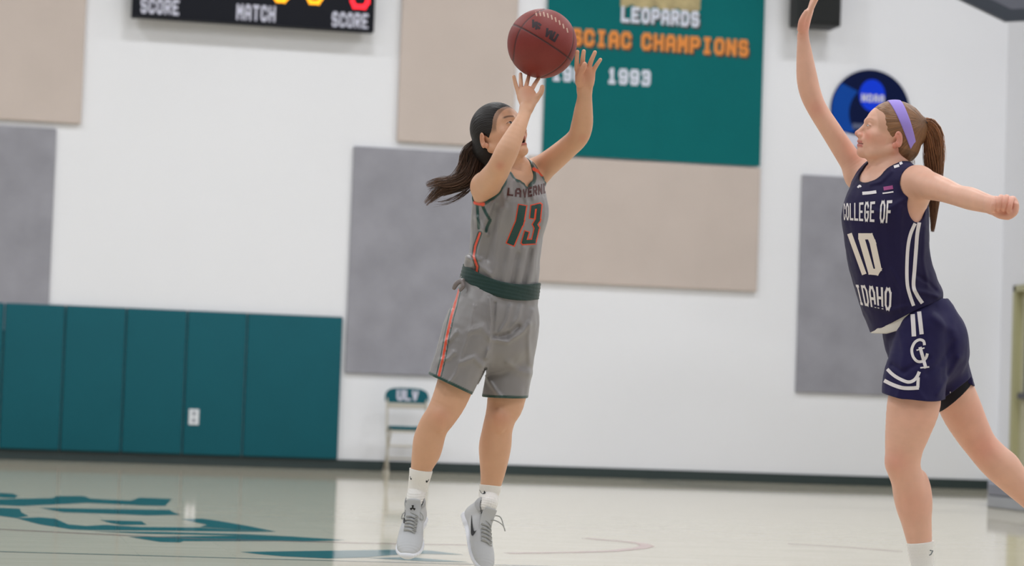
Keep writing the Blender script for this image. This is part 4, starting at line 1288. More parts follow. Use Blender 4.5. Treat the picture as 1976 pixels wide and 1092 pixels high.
def shortsA(F):
    st = [((962, 530), 0, .136, .106), ((962, 560), 0, .150, .114), ((960, 590), 0, .152, .115), ((958, 620), 0, .160, .124), ((956, 655), 0, .150, .118)]
    F.add(limb([(vec(p[0], p[1], z), w_, d_) for p, z, w_, d_ in st], A_S, 4), .01)
    F.add(limb([(vec(925, 600, -.06), .090, .100), (vec(908, 645, -.08), .098, .104), (vec(892, 690, -.095), .092, .098), (vec(872, 740, -.11), .086, .092), (vec(860, 775, -.12), .088, .092)], (1, 0, 0), 4), .02)
    F.add(limb([(vec(985, 605, .05), .085, .10), (vec(984, 650, .05), .092, .100), (vec(977, 700, .05), .092, .096), (vec(970, 760, .04), .088, .094), (vec(967, 795, .04), .088, .094)], (1, 0, 0), 4), .012)
    F.disp(lambda P: fold(P, foldsS) + .003 * noise3(P * np.array([26, 12, 26])) + .0015 * noise3(P * 34))
    # hems
    X, Y, Z = F.ax[0][:, None, None], F.ax[1][None, :, None], F.ax[2][None, None, :]
    mid = LP(912, 690, 0)[0]
    h0 = vec(905, 759, -.11); n0 = nrmz((-.47, -1.0, -.05)); h1_ = vec(970, 766, .04); n1 = nrmz((-.04, -1, 0))
    d0 = (X - h0[0]) * n0[0] + (Y - h0[1]) * n0[1] + (Z - h0[2]) * n0[2]
    d1 = (X - h1_[0]) * n1[0] + (Y - h1_[1]) * n1[1] + (Z - h1_[2]) * n1[2]
    split = X - (LP(914, 760, 0)[0] + (Y - LP(914, 760, 0)[1]) * .25)
    d = np.where(split < 0, d0, d1)
    F.D = np.maximum(F.D, d.astype(np.float32))
    gap = Seg(vec(938, 712, -.02), vec(912, 790, -.03), .002, .022, .30, .30, (1, 0, 0))
    F.cut(gap, .006)
    c = vec(964, 553, 0); t = (X - c[0]) / .13
    F.D = np.maximum(F.D, (Y - (c[1] - .012 - .036 * t + .028 * t * t) - .004).astype(np.float32) * .9)
FS = Field((LP(815, 800, 0)[0] - .02, LP(815, 790, 0)[1], -.28), (LP(1060, 560, 0)[0], LP(1060, 518, 0)[1], .22), .0036)
shortsA(FS); VS, QS = FS.mesh(2); del FS
def scolA(V):
    c = np.tile(grA, (len(V), 1)); px, py = PX(V)
    def mx(c, col, m): return c * (1 - m[:, None]) + col * m[:, None]
    h0 = vec(905, 759, -.11); n0 = nrmz((-.47, -1.0, -.05)); h1_ = vec(970, 766, .04); n1 = nrmz((-.04, -1, 0))
    left = (V[:, 0] - (LP(914, 760, 0)[0] + (V[:, 1] - LP(914, 760, 0)[1]) * .25)) < 0
    d = np.where(left, (V - h0) @ n0, (V - h1_) @ n1)
    near = V[:, 2] < .0
    side = [(884, 560), (877, 590), (871, 610), (862, 650), (855, 690), (846, 728)]
    c = mx(c, greenA, (1 - sstep(5.2, 6.4, seg_dist2(px, py, side))) * near)
    c = mx(c, np.array(lin(150, 146, 146)), (1 - sstep(3.4, 4.2, seg_dist2(px, py, side))) * near)
    c = mx(c, orgA, (1 - sstep(1.9, 2.8, seg_dist2(px, py, side))) * near)
    s2 = [(872, 553), (868, 560)]
    c = mx(c, orgA, (1 - sstep(3, 4, seg_dist2(px, py, s2))) * near)
    s3 = [(853, 590), (849, 605), (845, 625)]
    c = mx(c, orgA, (1 - sstep(2, 3, seg_dist2(px, py, s3))) * near)
    c = mx(c, greenA, sstep(-.011, -.008, d))
    return c
shA = npmesh('shorts', L2W(VS), QS, M_satin, pa, col=scolA(VS))
# waistband
def waistA(F):
    c = vec(964, 553, 0); up = nrmz((.20, 1, 0))
    F.add(limb([(c - up * .06, .1560, .126), (c, .1505, .1205), (c + up * .06, .1470, .1170)], A_S, 2))
    F.disp(lambda P: .0010 * np.sin((P @ nrmz((.22, 1, 0))) * 520) + .0010 * noise3(P * 50))
    X, Y, Z = F.ax[0][:, None, None], F.ax[1][None, :, None], F.ax[2][None, None, :]
    # a belt that dips in front
    t = (X - c[0]) / .13
    mid = c[1] - .012 - .036 * t + .028 * t * t
    F.D = np.maximum(F.D, (np.abs(Y - mid - .004) - .0275).astype(np.float32) * .95)
FW = Field((LP(870, 610, 0)[0], LP(870, 610, 0)[1], -.2), (LP(1060, 505, 0)[0], LP(1060, 505, 0)[1], .2), .0034)
waistA(FW); v, q = FW.mesh(2)
M_wb = mat('green_knit_band', srgb(12, 50, 46), 0.75, sheen=.2, bump=.4, bscale=500)
wb = npmesh('waistband', L2W(v), q, M_wb, shA); wb['label'] = 'dark green elastic waistband'
knot = Field((LP(865, 575, 0)[0], LP(865, 575, 0)[1], -.2), (LP(905, 530, 0)[0], LP(905, 530, 0)[1], .0), .0028)
knot.add(limb([(vec(893, 541, -.10), .008, .008), (vec(882, 546, -.11), .009, .007), (vec(876, 556, -.11), .007, .006)], n=3), .004)
knot.add(limb([(vec(892, 543, -.11), .007, .007), (vec(894, 552, -.12), .007, .007), (vec(888, 560, -.12), .006, .005)], n=3), .004)
v, q = knot.mesh(1); npmesh('tucked_cloth', L2W(v), q, M_satin, shA, col=np.tile(lin(120, 110, 108), (len(v), 1)))

# --- socks and shoes ---
def sock(name, st, parent, top_n, top_p, S=(1, 0, 0)):
    pts = limb(st, S, 4)
    lo_ = np.min([p.lo for p in pts], 0) - .02; hi_ = np.max([p.hi for p in pts], 0) + .02
    F = Field(lo_, hi_, .0022); F.add(pts, 0.0)
    ax = nrmz(st[0][0] - st[-1][0])
    def rib(P):
        a = np.arctan2(P[:, 2] - st[0][0][2], P[:, 0] - (st[0][0][0] + (P[:, 1] - st[0][0][1]) * ax[0] / ax[1]))
        h_ = (P - np.array(st[-1][0])) @ ax; L = np.linalg.norm(st[0][0] - st[-1][0])
        low = 1 - sstep(.35 * L, .50 * L, h_)
        return .0006 * np.sin(a * 56) + low * .0008 * np.sin(h_ * 760 + 2 * np.sin(a * 2))
    F.disp(rib, .02)
    F.plane(top_p, top_n)
    v, q = F.mesh(1)
    return npmesh(name, L2W(v), q, M_sock, parent, col=np.tile(lin(244, 241, 238), (len(v), 1)))
class Shoe:
    """foot frame: x across, y heel to toe, z up from the sole; origin at the heel on the sole"""
    def __init__(s, heel, M, sc=1.0): s.o = np.asarray(heel, float); s.M = M; s.sc = sc
    def p(s, x, y, z): return s.o + s.M @ (np.array([x, y, z]) * s.sc)
    def seg(s, a, b, wa, wb, da, db): return Seg(s.p(*a), s.p(*b), wa * s.sc, wb * s.sc, da * s.sc, db * s.sc, s.M[:, 0])
    def ell(s, c, r): return Ell(s.p(*c), np.array(r) * s.sc, s.M.T)
    def loc(s, P): return ((P - s.o) @ s.M) / s.sc
    def build(s, parent, solecol=None, upper=(198, 199, 202), toe=None, swoosh=None, tongue=True, laces=True, um=None, tongue_logo=False, bow=0):
        pts = np.array([s.p(x, y, z) for x in (-.07, .07) for y in (-.03, .30) for z in (-.02, .16)])
        lo_, hi_ = pts.min(0), pts.max(0)
        F = Field(lo_, hi_, .0025)
        def L(st):
            C = catmull([np.array(a, float) for a in st], 3)
            return [s.seg(tuple(a[:3]), tuple(b[:3]), a[3], b[3], a[4], b[4]) for a, b in zip(C[:-1], C[1:])]
        F.add(L([(0, .035, .040, .033, .034), (0, .085, .042, .034, .032), (0, .13, .038, .038, .029), (.002, .185, .030, .0445, .0255), (.003, .228, .024, .040, .021), (.002, .252, .020, .026, .015)]), .02)
        F.add(L([(0, .040, .045, .036, .036), (0, .045, .092, .037, .041)]), .02)
        F.add(L([(0, .09, .060, .029, .024), (0, .15, .042, .032, .022)]), .02)
        F.cut(s.seg((0, .050, .085), (0, .062, .16), .0285, .034, .034, .040), .004)
        F.plane(s.p(0, 0, .012), -s.M[:, 2])
        v, q = F.mesh(2)
        loc = s.loc(v)
        base = lin(*upper); c = np.tile(base, (len(v), 1))
        top = sstep(.086, .089, loc[:, 2]); c = c * (1 - top[:, None] * .25)
        cr = np.exp(-((np.abs(loc[:, 0]) - .020) / .0018) ** 2) * (loc[:, 1] > .075) * (loc[:, 1] < .175) * (loc[:, 2] > .04)
        c = c * (1 - .35 * cr[:, None])
        sh = empty('shoe'); sh.parent = parent; sh.matrix_parent_inverse = Matrix.Translation(parent.location).inverted()
        up = npmesh('shoe_upper', L2W(v), q, um or M_shoe, sh, col=c)
        # sole
        F = Field(lo_, hi_, .0025)
        F.add(L([(0, .030, .014, .0385, .017), (0, .09, .013, .035, .0165), (0, .13, .012, .039, .015), (.003, .19, .012, .0485, .0145), (.003, .235, .013, .043, .0145), (.002, .262, .016, .026, .0125)]), .01)
        F.add(L([(0, .028, .022, .041, .018), (0, .060, .020, .040, .016)]), .015)
        F.plane(s.p(0, 0, .0), -s.M[:, 2]); F.plane(s.p(0, 0, .031), s.M[:, 2], .003)
        F.disp(lambda P: .0007 * np.sin(s.loc(P)[:, 1] * 420) * (s.loc(P)[:, 2] < .008), .01)
        v, q = F.mesh(2); npmesh('sole', L2W(v), q, solecol or M_sole, sh)
        # tongue
        if tongue:
            F = Field(lo_, hi_, .0022)
            F.add(L([(0, .135, .063, .026, .006), (0, .105, .080, .026, .006), (0, .085, .103, .027, .0065), (0, .076, .122, .025, .006)]), .006)
            v, q = F.mesh(1); tg = npmesh('tongue', L2W(v), q, um or M_shoe, sh, col=np.tile(base * .92, (len(v), 1)))
            if tongue_logo:
                mb = MB()
                for a in (90, 210, 330):
                    ca, sa = math.cos(math.radians(a)), math.sin(math.radians(a))
                    pts3 = [(0.002 * -sa, .002 * ca), (.009 * ca - .004 * sa, .009 * sa + .004 * ca), (.010 * ca, .010 * sa), (.009 * ca + .004 * sa, .009 * sa - .004 * ca), (0.002 * sa, -.002 * ca)]
                    P = [s.p(x, .0905 - y * .35 - .000, .106 + y * .94) + s.M[:, 1] * .0095 for x, y in pts3]
                    mb.prism([L2W(np.array([p]))[0] for p in P], L2W(np.array([s.o + s.M[:, 1] * .001]))[0] - L2W(np.array([s.o]))[0])
                mb.build('tongue_emblem', M_blk, sh)
        # laces
        if laces:
            bv = bvh_of(up)
            def on(x, y, lift=.004):
                o = L2W(np.array([s.p(x, y, .16)]))[0]; d = L2W(np.array([s.p(x, y, .0)]))[0] - o
                h, nn, fi, di = bv.ray_cast(Vector(tuple(o)), Vector(tuple(d)).normalized())
                if h is None: return L2W(np.array([s.p(x, y, .06)]))[0]
                return np.array(h) - d / np.linalg.norm(d) * lift
            for k in range(6):
                y = .100 + k * .0145
                mb = MB(); mb.tube([on(-.021 + .042 * i / 8, y + .004 * math.sin(i * math.pi / 8)) for i in range(9)], .0024, n=6); mb.build('lace', M_lace, sh, smooth=True)
                mb = MB(); mb.tube([on(-.020 + .040 * i / 8, y + .0145 * i / 8 - .002, .0055) for i in range(9)], .0022, n=6); mb.build('lace', M_lace, sh, smooth=True)
            for sg in (-1, 1):
                b = [s.p(0, .098, .082), s.p(sg * .018, .094, .090), s.p(sg * .034, .104, .082), s.p(sg * .036, .116, .070), s.p(sg * .018, .108, .078), s.p(0, .098, .082)]
                if bow: b = [s.p(0, .098, .084), s.p(.025, .090 + sg * .01, .100), s.p(.050, .100 + sg * .018, .106), s.p(.062 , .125 + sg * .010, .098)]
                C = catmull(b, 5); mb = MB(); mb.tube([p for p in L2W(np.array(C))], .0022, n=6); mb.build('lace', M_lace, sh, smooth=True)
        if swoosh is not None:
            bv = bvh_of(up)
            decal(swoosh, bv, 'side_mark', M_blk, sh, .004)
        return sh
def footframe(toe_dir, up_hint):
    y = nrmz(toe_dir); z = np.asarray(up_hint, float); z = nrmz(z - y * (z @ y)); x = np.cross(y, z); return np.stack([x, y, z], 1)
# picture-plane marks: tapered hook
def hook(pts, w0, w1):
    C = catmull([np.array(p, float) for p in pts], 16); out = []; n = len(C)
    for i, p in enumerate(C):
        t = C[min(i + 1, n - 1)] - C[max(i - 1, 0)]; t = t / np.linalg.norm(t); nn = np.array([-t[1], t[0]])
        u = i / (n - 1); w_ = w0 + (w1 - w0) * math.exp(-((u - .68) / .2) ** 2)
        out.append([p - nn * w_, p, p + nn * w_])
    return [out]
def strip(rows, k=8):
    R = np.array([[a[0], a[1], b[0], b[1]] for a, b in rows], float); C = catmull(list(R), k)
    return [[[np.array([c[0], c[1]]), np.array([(c[0] + c[2]) / 2, (c[1] + c[3]) / 2]), np.array([c[2], c[3]])] for c in C]]
shoe1 = Shoe(vec(805, 1002, .005), footframe(vec(788, 1066, -.185) - vec(805, 1002, .005), (-.05, .55, -.83)), .98)
shoe2 = Shoe(vec(900, 994, .125), footframe(vec(926, 1092, -.040) - vec(900, 994, .125), (.60, .40, -.66)), 1.0)
s1 = sock('sock', [(vec(813.5, 897, -.07), .0405, .042), (vec(812, 910, -.07), .0385, .040), (vec(808, 930, -.06), .0345, .036), (vec(805, 948, -.055), .0320, .034), (shoe1.p(0, .050, .108), .0285, .0270), (shoe1.p(0, .047, .085), .0245, .0245), (shoe1.p(0, .045, .065), .022, .022)], pa, (.12, .9, -.05), vec(813, 905.5, -.07))
s2 = sock('sock', [(vec(947, 925, .085), .0395, .041), (vec(946, 940, .09), .0375, .039), (vec(943, 956, .095), .0340, .035), (shoe2.p(0, .050, .118), .0285, .0270), (shoe2.p(0, .047, .092), .0240, .0240), (shoe2.p(0, .045, .065), .022, .022)], pa, (.06, .9, .05), vec(946, 935.5, .09))
shoe1.build(pa, swoosh=strip([((781.5, 984), (782.1, 984)), ((780.0, 996), (782.0, 996)), ((778.5, 1004), (782.3, 1002)), ((778.5, 1009), (783.0, 1003.5)), ((781.5, 1008), (785.0, 1001)), ((786.5, 1000), (786.8, 999.5))]), tongue_logo=True)
shoe2.build(pa, swoosh=strip([((909.5, 994), (910.1, 994)), ((908.8, 1008), (911.1, 1008)), ((908.5, 1020), (912.5, 1018)), ((909.0, 1030), (914.0, 1023.5)), ((912.0, 1033), (916.0, 1025)), ((919.5, 1023), (919.8, 1022.5))]), bow=1)
bvS1, bvS2 = bvh_of(s1), bvh_of(s2)
decal(hook([(791, 919), (792.5, 924), (794, 923)], .5, 1.5), bvS1, 'sock_mark', M_blk, s1)
decal(hook([(828, 925), (824, 930), (823, 927)], .5, 1.6), bvS1, 'sock_mark', M_blk, s1)
decal(hook([(925, 945), (930, 952), (935, 951), (934, 947)], .4, 1.9), bvS2, 'sock_mark', M_blk, s2)

# --- hair ---
def hairA(F):
    k = .0075
    F.add(headA.ell((0, -.007, .049), (.0785, .0915, .0865)), .0)
    F.add(headA.ell((0, -.045, -.010), (.066, .058, .060)), .02)
    F.add(limb([(headA.p(0, -.075, -.01), .034, .034), (vec(922, 288, .0), .020, .020)], n=3), .02)
    g = headA
    def hd(P):
        q = g.loc(P); a = np.arctan2(q[:, 0], q[:, 2] + .02)
        return .0006 * noise3(np.stack([a * 40, q[:, 1] * 8, q[:, 1] * 0], 1))
    F.disp(hd, .02)
    # hairline
    F.cut(g.ell((0, .135, .010), (.105, .118, .088)), .004)
    F.cut(g.ell((0, .050, -.045), (.10, .062, .062)), .004)
    for q in (-1, 1): F.cut(g.ell((q * .085, -.015, -.008), (.030, .024, .034)), .004)
    F.cut(g.ell((0, .01, -.12), (.1, .075, .075)), .004)
hb2 = box3(headA.c + (-.02, .02, -.0), (.15, .15, .14))
F = Field(hb2[0], hb2[1], .0021); hairA(F); v, q = F.mesh(1)
qq = headA.loc(v); a_ = np.arctan2(qq[:, 0], qq[:, 2] + .02)
hp = empty('hair'); hp.parent = pa; hp.matrix_parent_inverse = Matrix.Translation(pa.location).inverted()
hp['label'] = 'dark brown hair pulled back in a low ponytail'
npmesh('scalp_hair', L2W(v), q, M_hairA, hp, col=np.tile(lin(30, 24, 24), (len(v), 1)) * (.8 + .4 * noise3(np.stack([a_ * 25, qq[:, 1] * 12, qq[:, 1] * 0], 1)))[:, None], hc=np.stack([a_ * 42, qq[:, 1] * 14, qq[:, 2] * 0], 1))
def gp(*a): return [(vec(x, y, z), r_) for x, y, z, r_ in a]
ponyA = [gp((940, 278, .0, .018), (922, 280, .0, .020), (905, 295, .005, .022), (898, 322, .01, .024), (880, 348, .01, .022), (852, 362, .01, .022), (826, 386, .01, .018)),
         gp((940, 280, .0, .018), (926, 290, .0, .020), (916, 315, .0, .024), (902, 340, .0, .026), (872, 352, .0, .022), (846, 352, .0, .018), (822, 358, .0, .014)),
         gp((940, 284, .01, .018), (930, 300, .01, .020), (918, 330, .01, .022), (895, 352, .01, .022), (868, 364, .01, .018), (845, 372, .01, .016), (820, 394, .01, .010))]
strands('ponytail', ponyA, 950, M_hairA, hp, r=.0009, col=(42, 33, 31), tipcol=(96, 70, 54), cvar=.45, seed=3, npts=20, wave=.35)
strands('loose_strand', [gp((925, 330, -.01, .008), (905, 365, -.01, .010), (870, 388, -.01, .012), (835, 394, -.01, .010))], 26, M_hairA, hp, r=.0008, col=(60, 44, 38), tipcol=(90, 66, 52), seed=5)['kind'] = 'stuff'
mb = MB(); tp = [L2W(np.array([headA.p(.021 * math.cos(t), -.088 + .004 * math.sin(t), -.018 + .021 * math.sin(t))]))[0] for t in np.linspace(0, 2 * math.pi, 20)]
mb.tube(tp, .004, n=6, cap=False); mb.build('hair_tie', M_blk, hp, smooth=True)

# ================================================================== the ball
BC = vec(1046, 84, -.12); BR = .1165
bw = L2W(np.array([BC]))[0]
M_ball = mat('basketball_leather', srgb(124, 38, 32), 0.55, vcol=True, bump=.5, bscale=420, bdist=.0012, noise=.06, nscale=14)
n1_, n2_ = 220, 110; V = []; Q = []
for j in range(n2_ + 1):
    th = math.pi * j / n2_
    for i in range(n1_):
        ph = 2 * math.pi * i / n1_; V.append((math.sin(th) * math.cos(ph), math.sin(th) * math.sin(ph), math.cos(th)))
for j in range(n2_):
    for i in range(n1_):
        a = j * n1_ + i; b = j * n1_ + (i + 1) % n1_; Q.append((a, b, b + n1_, a + n1_))
V = np.array(V)
# ball axes: main seam runs from upper left to lower right across the front
e1 = nrmz((.10, -.05, -1.0)); e3 = nrmz((.50, .82, .06)); e3 = nrmz(e3 - e1 * (e3 @ e1)); e2 = np.cross(e3, e1)
u, v_, w_ = V @ e1, V @ e2, V @ e3
d1 = np.abs(w_)                                  # equator seam
d2 = np.abs(u)
d3 = np.abs(np.sqrt((np.abs(v_) - 1.10) ** 2 + u ** 2 * .9) - .66)
sd = np.minimum(np.minimum(d1, d2), d3)
g_ = np.exp(-(sd / .022) ** 2)
col = lin(126, 40, 34) * (1 - g_[:, None]) + lin(38, 20, 22) * g_[:, None]
LV = BC + V * (BR * (1 - .012 * g_))[:, None]
ball = npmesh('basketball', L2W(LV) - bw, Q, M_ball, None, col=col); ball.location = tuple(bw)
tag(ball, 'dark red-brown leather basketball just above the raised hands', 'ball')
class _T: pass
bb = BVHTree.FromPolygons([tuple(x) for x in L2W(LV)], [tuple(x) for x in Q])
M_bp = mat('ball_print', srgb(44, 26, 34), 0.6)
def ball_print(g):
    o = decal(g, bb, 'ball_lettering', M_bp, None, .0006)
    if o: o.parent = ball; o.matrix_parent_inverse = Matrix.Translation(ball.location).inverted()
q_ = quadmap([(1029, 38), (1080, 66), (1073, 83), (1026, 53)])
gr = []
for pl in ([(.0, .9), (.05, .2), (.1, .8)], [(.14, .9), (.17, .2)], [(.22, .9), (.28, .85)], [(.21, .5), (.27, .45)], [(.55, .85), (.6, .1), (.66, .75)], [(.72, .85), (.74, .1)], [(.82, .9), (.80, .1), (.92, .1), (.95, .85)]):
    P = [q_(*p_) for p_ in pl]; gr += px_band_lin([tuple(p_) for p_ in P], 2.2, 5)
ball_print(gr)
M_bp2 = mat('ball_pale_print', srgb(186, 150, 132), 0.6)
gr2 = []
for k in range(9):
    a0 = (1034 + k * 7.5, 23 + .085 * (k * 2.6) ** 2 - k * .6); gr2 += px_band_lin([a0, (a0[0] + 1.5, a0[1] + 7)], 1.3, 3)
o = decal(gr2, bb, 'ball_lettering', M_bp2, None, .0006)
if o: o.parent = ball; o.matrix_parent_inverse = Matrix.Translation(ball.location).inverted()

# ================================================================== player 10 (defending)
WUP = np.array([R_[2], U_[2], F_[2]])          # world up in the local frame
B_N = nrmz((-math.sin(math.radians(52)), .06, -math.cos(math.radians(52))))
B_S = nrmz(np.cross(B_N, (0, 1, 0))); B_S = B_S if B_S[0] > 0 else -B_S
pb_base = L2W(np.array([vec(1770, 1190, 0)]))[0]
pb = empty('person', (pb_base[0], pb_base[1], 0.0))
tag(pb, 'defender in navy jersey number 10 with lavender headband, one arm raised', 'person')
B_shR = vec(1660, 338, .115); B_shL = vec(1772, 352, -.115)
def torsoB():
    st = [((1785, 660), .0, .115, .095), ((1775, 630), .0, .120, .100), ((1757, 592), .0, .115, .092), ((1737, 555), 0, .116, .094), ((1722, 510), 0, .126, .106), ((1713, 460), 0, .138, .116),
          ((1711, 410), 0, .144, .118), ((1713, 375), 0, .138, .102), ((1716, 350), 0, .116, .078), ((1718, 330), 0, .080, .062)]
    return limb([(vec(p[0], p[1], z), w_, d_) for p, z, w_, d_ in st], B_S, 3)
def armB_R():
    return limb([(B_shR, .050, .050), (vec(1648, 318, .115), .044, .044), (vec(1632, 296, .115), .0385, .0385), (vec(1603, 251, .11), .0355, .0355), (vec(1577, 210, .11), .0340, .0345),
                 (vec(1564, 180, .11), .0365, .036), (vec(1557, 148, .11), .0355, .035), (vec(1552, 100, .11), .0262, .027), (vec(1549.5, 70, .11), .0185, .023)], (1, 0, 0), 4)
def armB_L():
    return limb([(B_shL, .053, .053), (vec(1793, 358, -.18), .0475, .048), (vec(1820, 366, -.27), .0405, .0405), (vec(1848, 377, -.35), .0350, .0345), (vec(1872, 383, -.43), .0370, .0350),
                 (vec(1895, 390, -.50), .0325, .030), (vec(1915, 396, -.555), .0280, .024)], (0, 1, 0), 4)
def legB(w_):
    if w_ == 0:
        st = [((1784, 655), -.07, .064, .072), ((1771, 712), -.085, .074, .080), ((1764, 775), -.10, .0885, .088), ((1753, 825), -.105, .0765, .078), ((1745, 862), -.105, .0640, .066), ((1743, 897), -.10, .0575, .060),
              ((1751, 925), -.09, .0555, .057), ((1758, 950), -.075, .0605, .061), ((1763, 974), -.065, .0600, .061), ((1768, 1003), -.06, .0515, .054), ((1773, 1036), -.06, .0440, .044), ((1777, 1065), -.06, .0365, .036), ((1781, 1100), -.06, .032, .034), ((1783, 1140), -.06, .034, .036)]
    else:
        st = [((1812, 665), .06, .062, .075), ((1826, 718), .08, .070, .076), ((1853, 786), .12, .0715, .076), ((1875, 830), .14, .063, .066), ((1894, 860), .15, .0565, .058),
              ((1918, 887), .155, .0590, .060), ((1948, 917), .16, .0560, .057), ((1988, 958), .17, .045, .046), ((2028, 998), .18, .036, .037), ((2058, 1028), .18, .032, .035), ((2072, 1050), .18, .034, .036)]
    return limb([(vec(p[0], p[1], z), a, b) for p, z, a, b in st], (1, .2, 0), 4)
headB = Head(vec(1715, 271, .0), hframe(math.radians(-87), math.radians(14)), 1.03, lids=.4)
def neckB():
    return limb([(vec(1715, 356, .0), .068, .062), (vec(1713, 333, .0), .058, .056), (vec(1716, 310, .0), .053, .053), (vec(1722, 285, .0), .052, .055), (vec(1724, 265, 0), .05, .055)], (1, 0, 0), 3)
def fillB(F):
    F.add(torsoB(), .02); F.add(legB(0), .02); F.add(legB(1), .02); F.add(neckB(), .02)
    F.add(limb([(vec(1722, 352, -.04), .05, .045), (B_shL, .052, .052)], (0, 1, 0), 2), .03)
    F.add(limb([(vec(1700, 350, .05), .05, .045), (B_shR, .050, .050)], (0, 1, 0), 2), .03)
    F.add(armB_R(), .025); F.add(armB_L(), .025)
    F.add(Ell(B_shL + np.array([-.004, -.028, .03]), (.050, .068, .05)), .03)
    for q in (-1, 1):
        F.add(Ell(vec(1712, 412, 0) + B_S * q * .062 + B_N * .074, (.052, .050, .040), np.stack([B_S, np.cross(B_N, B_S), B_N])), .03)
    F.add(Ell(vec(1725, 893, -.12), (.026, .034, .034)), .02)
    F.add(Ell(vec(1776, 955, -.06), (.035, .085, .042)), .02)
    F.add(Ell(vec(1938, 900, .155), (.045, .045, .045)), .03)
def handsB(F):
    # raised hand seen from the thumb side
    F.add(limb([(vec(1549.5, 70, .11), .0235, .0165), (vec(1551, 56, .11), .030, .0175), (vec(1555, 40, .11), .036, .0165), (vec(1562, 22, .11), .038, .0130)], (0, 0, 1), 3), .01)
    for k, (dz, a, b, c) in enumerate(((-.032, (1563, 20), (1573, 0), (1584, -19)), (-.011, (1565, 18), (1576, -4), (1589, -27)), (.011, (1564, 18), (1573, -5), (1583, -28)), (.031, (1562, 21), (1568, 0), (1575, -18)))):
        finger(F, [vec(a[0], a[1], .11 + dz), vec(b[0], b[1], .11 + dz * 1.15), vec(c[0], c[1], .11 + dz * 1.25)], .0090, .0068)
    finger(F, [vec(1546, 56, .088), vec(1547, 43, .078), vec(1551, 32, .074), vec(1556, 23, .072)], .0135, .0085, .008)
    # fist held back
    z = -.585
    F.add(limb([(vec(1915, 396, -.555), .0270, .0225), (vec(1926, 399, z), .0330, .026), (vec(1938, 401, z - .005), .0370, .028), (vec(1948, 402, z - .01), .0340, .025)], (0, 1, 0), 3), .012)
    for k, (x0, y0) in enumerate(((1921, 384), (1931, 381), (1941, 381), (1951, 385))):
        x1 = x0 - 4 + k * .5
        finger(F, [vec(x0 + 2, y0, z + .006), vec(x0, y0 + .5, z - .034), vec(x1, y0 + 11, z - .050), vec(x1 - 2, y0 + 21, z - .044), vec(x1 + 1, y0 + 21, z - .020)], .0096, .0082, .002)
    finger(F, [vec(1930, 413, z - .015), vec(1945, 417, z - .028), vec(1957, 409, z - .032), vec(1960, 396, z - .030)], .0135, .0095, .008)
    F.add(Ell(vec(1955, 398, z - .005), (.018, .030, .022)), .012)
baseB = lin(225, 175, 152); blushB = lin(214, 118, 104)
def skin_colB(V):
    c = headB.colour(V, baseB, lin(196, 106, 104), (lin(150, 96, 70), .45, .8), lin(226, 130, 120))
    q = headB.loc(V); far = np.linalg.norm(q, axis=1) > .2
    hl = [headB.ell((0, .145, .015), (.115, .110, .10)), headB.ell((0, .060, -.040), (.10, .062, .060))]
    e = np.minimum(hl[0](V[:, 0], V[:, 1], V[:, 2]), hl[1](V[:, 0], V[:, 1], V[:, 2]))
    m = sstep(-.006, .0015, e + .0015 * noise3(V * 260)) * sstep(.004, .026, q[:, 2]) * (np.abs(q[:, 0]) < .071) * (q[:, 1] > .0) * .22
    c = c * (1 - m[:, None]) + lin(158, 112, 76) * m[:, None]
    c[far] = baseB
    px, py = PX(V)
    for (x, y, r, w_) in ((1575, 210, 16, .3), (1552, 50, 22, .4), (1940, 398, 30, .4), (1730, 892, 26, .3), (1900, 862, 30, .35), (1733, 290, 13, .45), (1760, 970, 35, .18), (1880, 800, 40, .2), (1780, 800, 40, .12), (1640, 300, 25, .15)):
        m = w_ * np.exp(-((px - x) ** 2 + (py - y) ** 2) / r ** 2); c = c * (1 - m[:, None]) + blushB * m[:, None]
    return c
fB_all = lambda F: (fillB(F), headB.build(F), handsB(F))
FB = Field((vec(1530, 0, .1)[0] - .01, vec(1700, 1160, 0)[1] - .02, -.68), (vec(2110, 0, .1)[0], vec(1600, -40, 0)[1] + .02, .30), .0046)
fB_all(FB); VB, QB = FB.mesh(2); del FB
hbB = box3(headB.c + (0, .02, 0), (.145, .15, .105))
k1 = patch(fB_all, hbB[0], hbB[1], .0019)
ra = (vec(1530, 78, .03), vec(1605, -45, .19)); ra = (np.minimum(*ra), np.maximum(*ra)); k2 = patch(fB_all, ra[0], ra[1], .0020)
rb_ = (vec(1908, 432, -.66), vec(1975, 362, -.52)); rb_ = (np.minimum(*rb_), np.maximum(*rb_)); k3 = patch(fB_all, rb_[0], rb_[1], .0019)
VB, QB = keep_faces(VB, QB, outside([hbB, ra, rb_], .0035))
VB, QB = merge([(VB, QB), k1, k2, k3])
bodyB = npmesh('body', L2W(VB), QB, M_skinB, pb, col=skin_colB(VB))
headB.eyes(bodyB, .6, gaze=(0, 1, -.6), iris=(90, 110, 120))

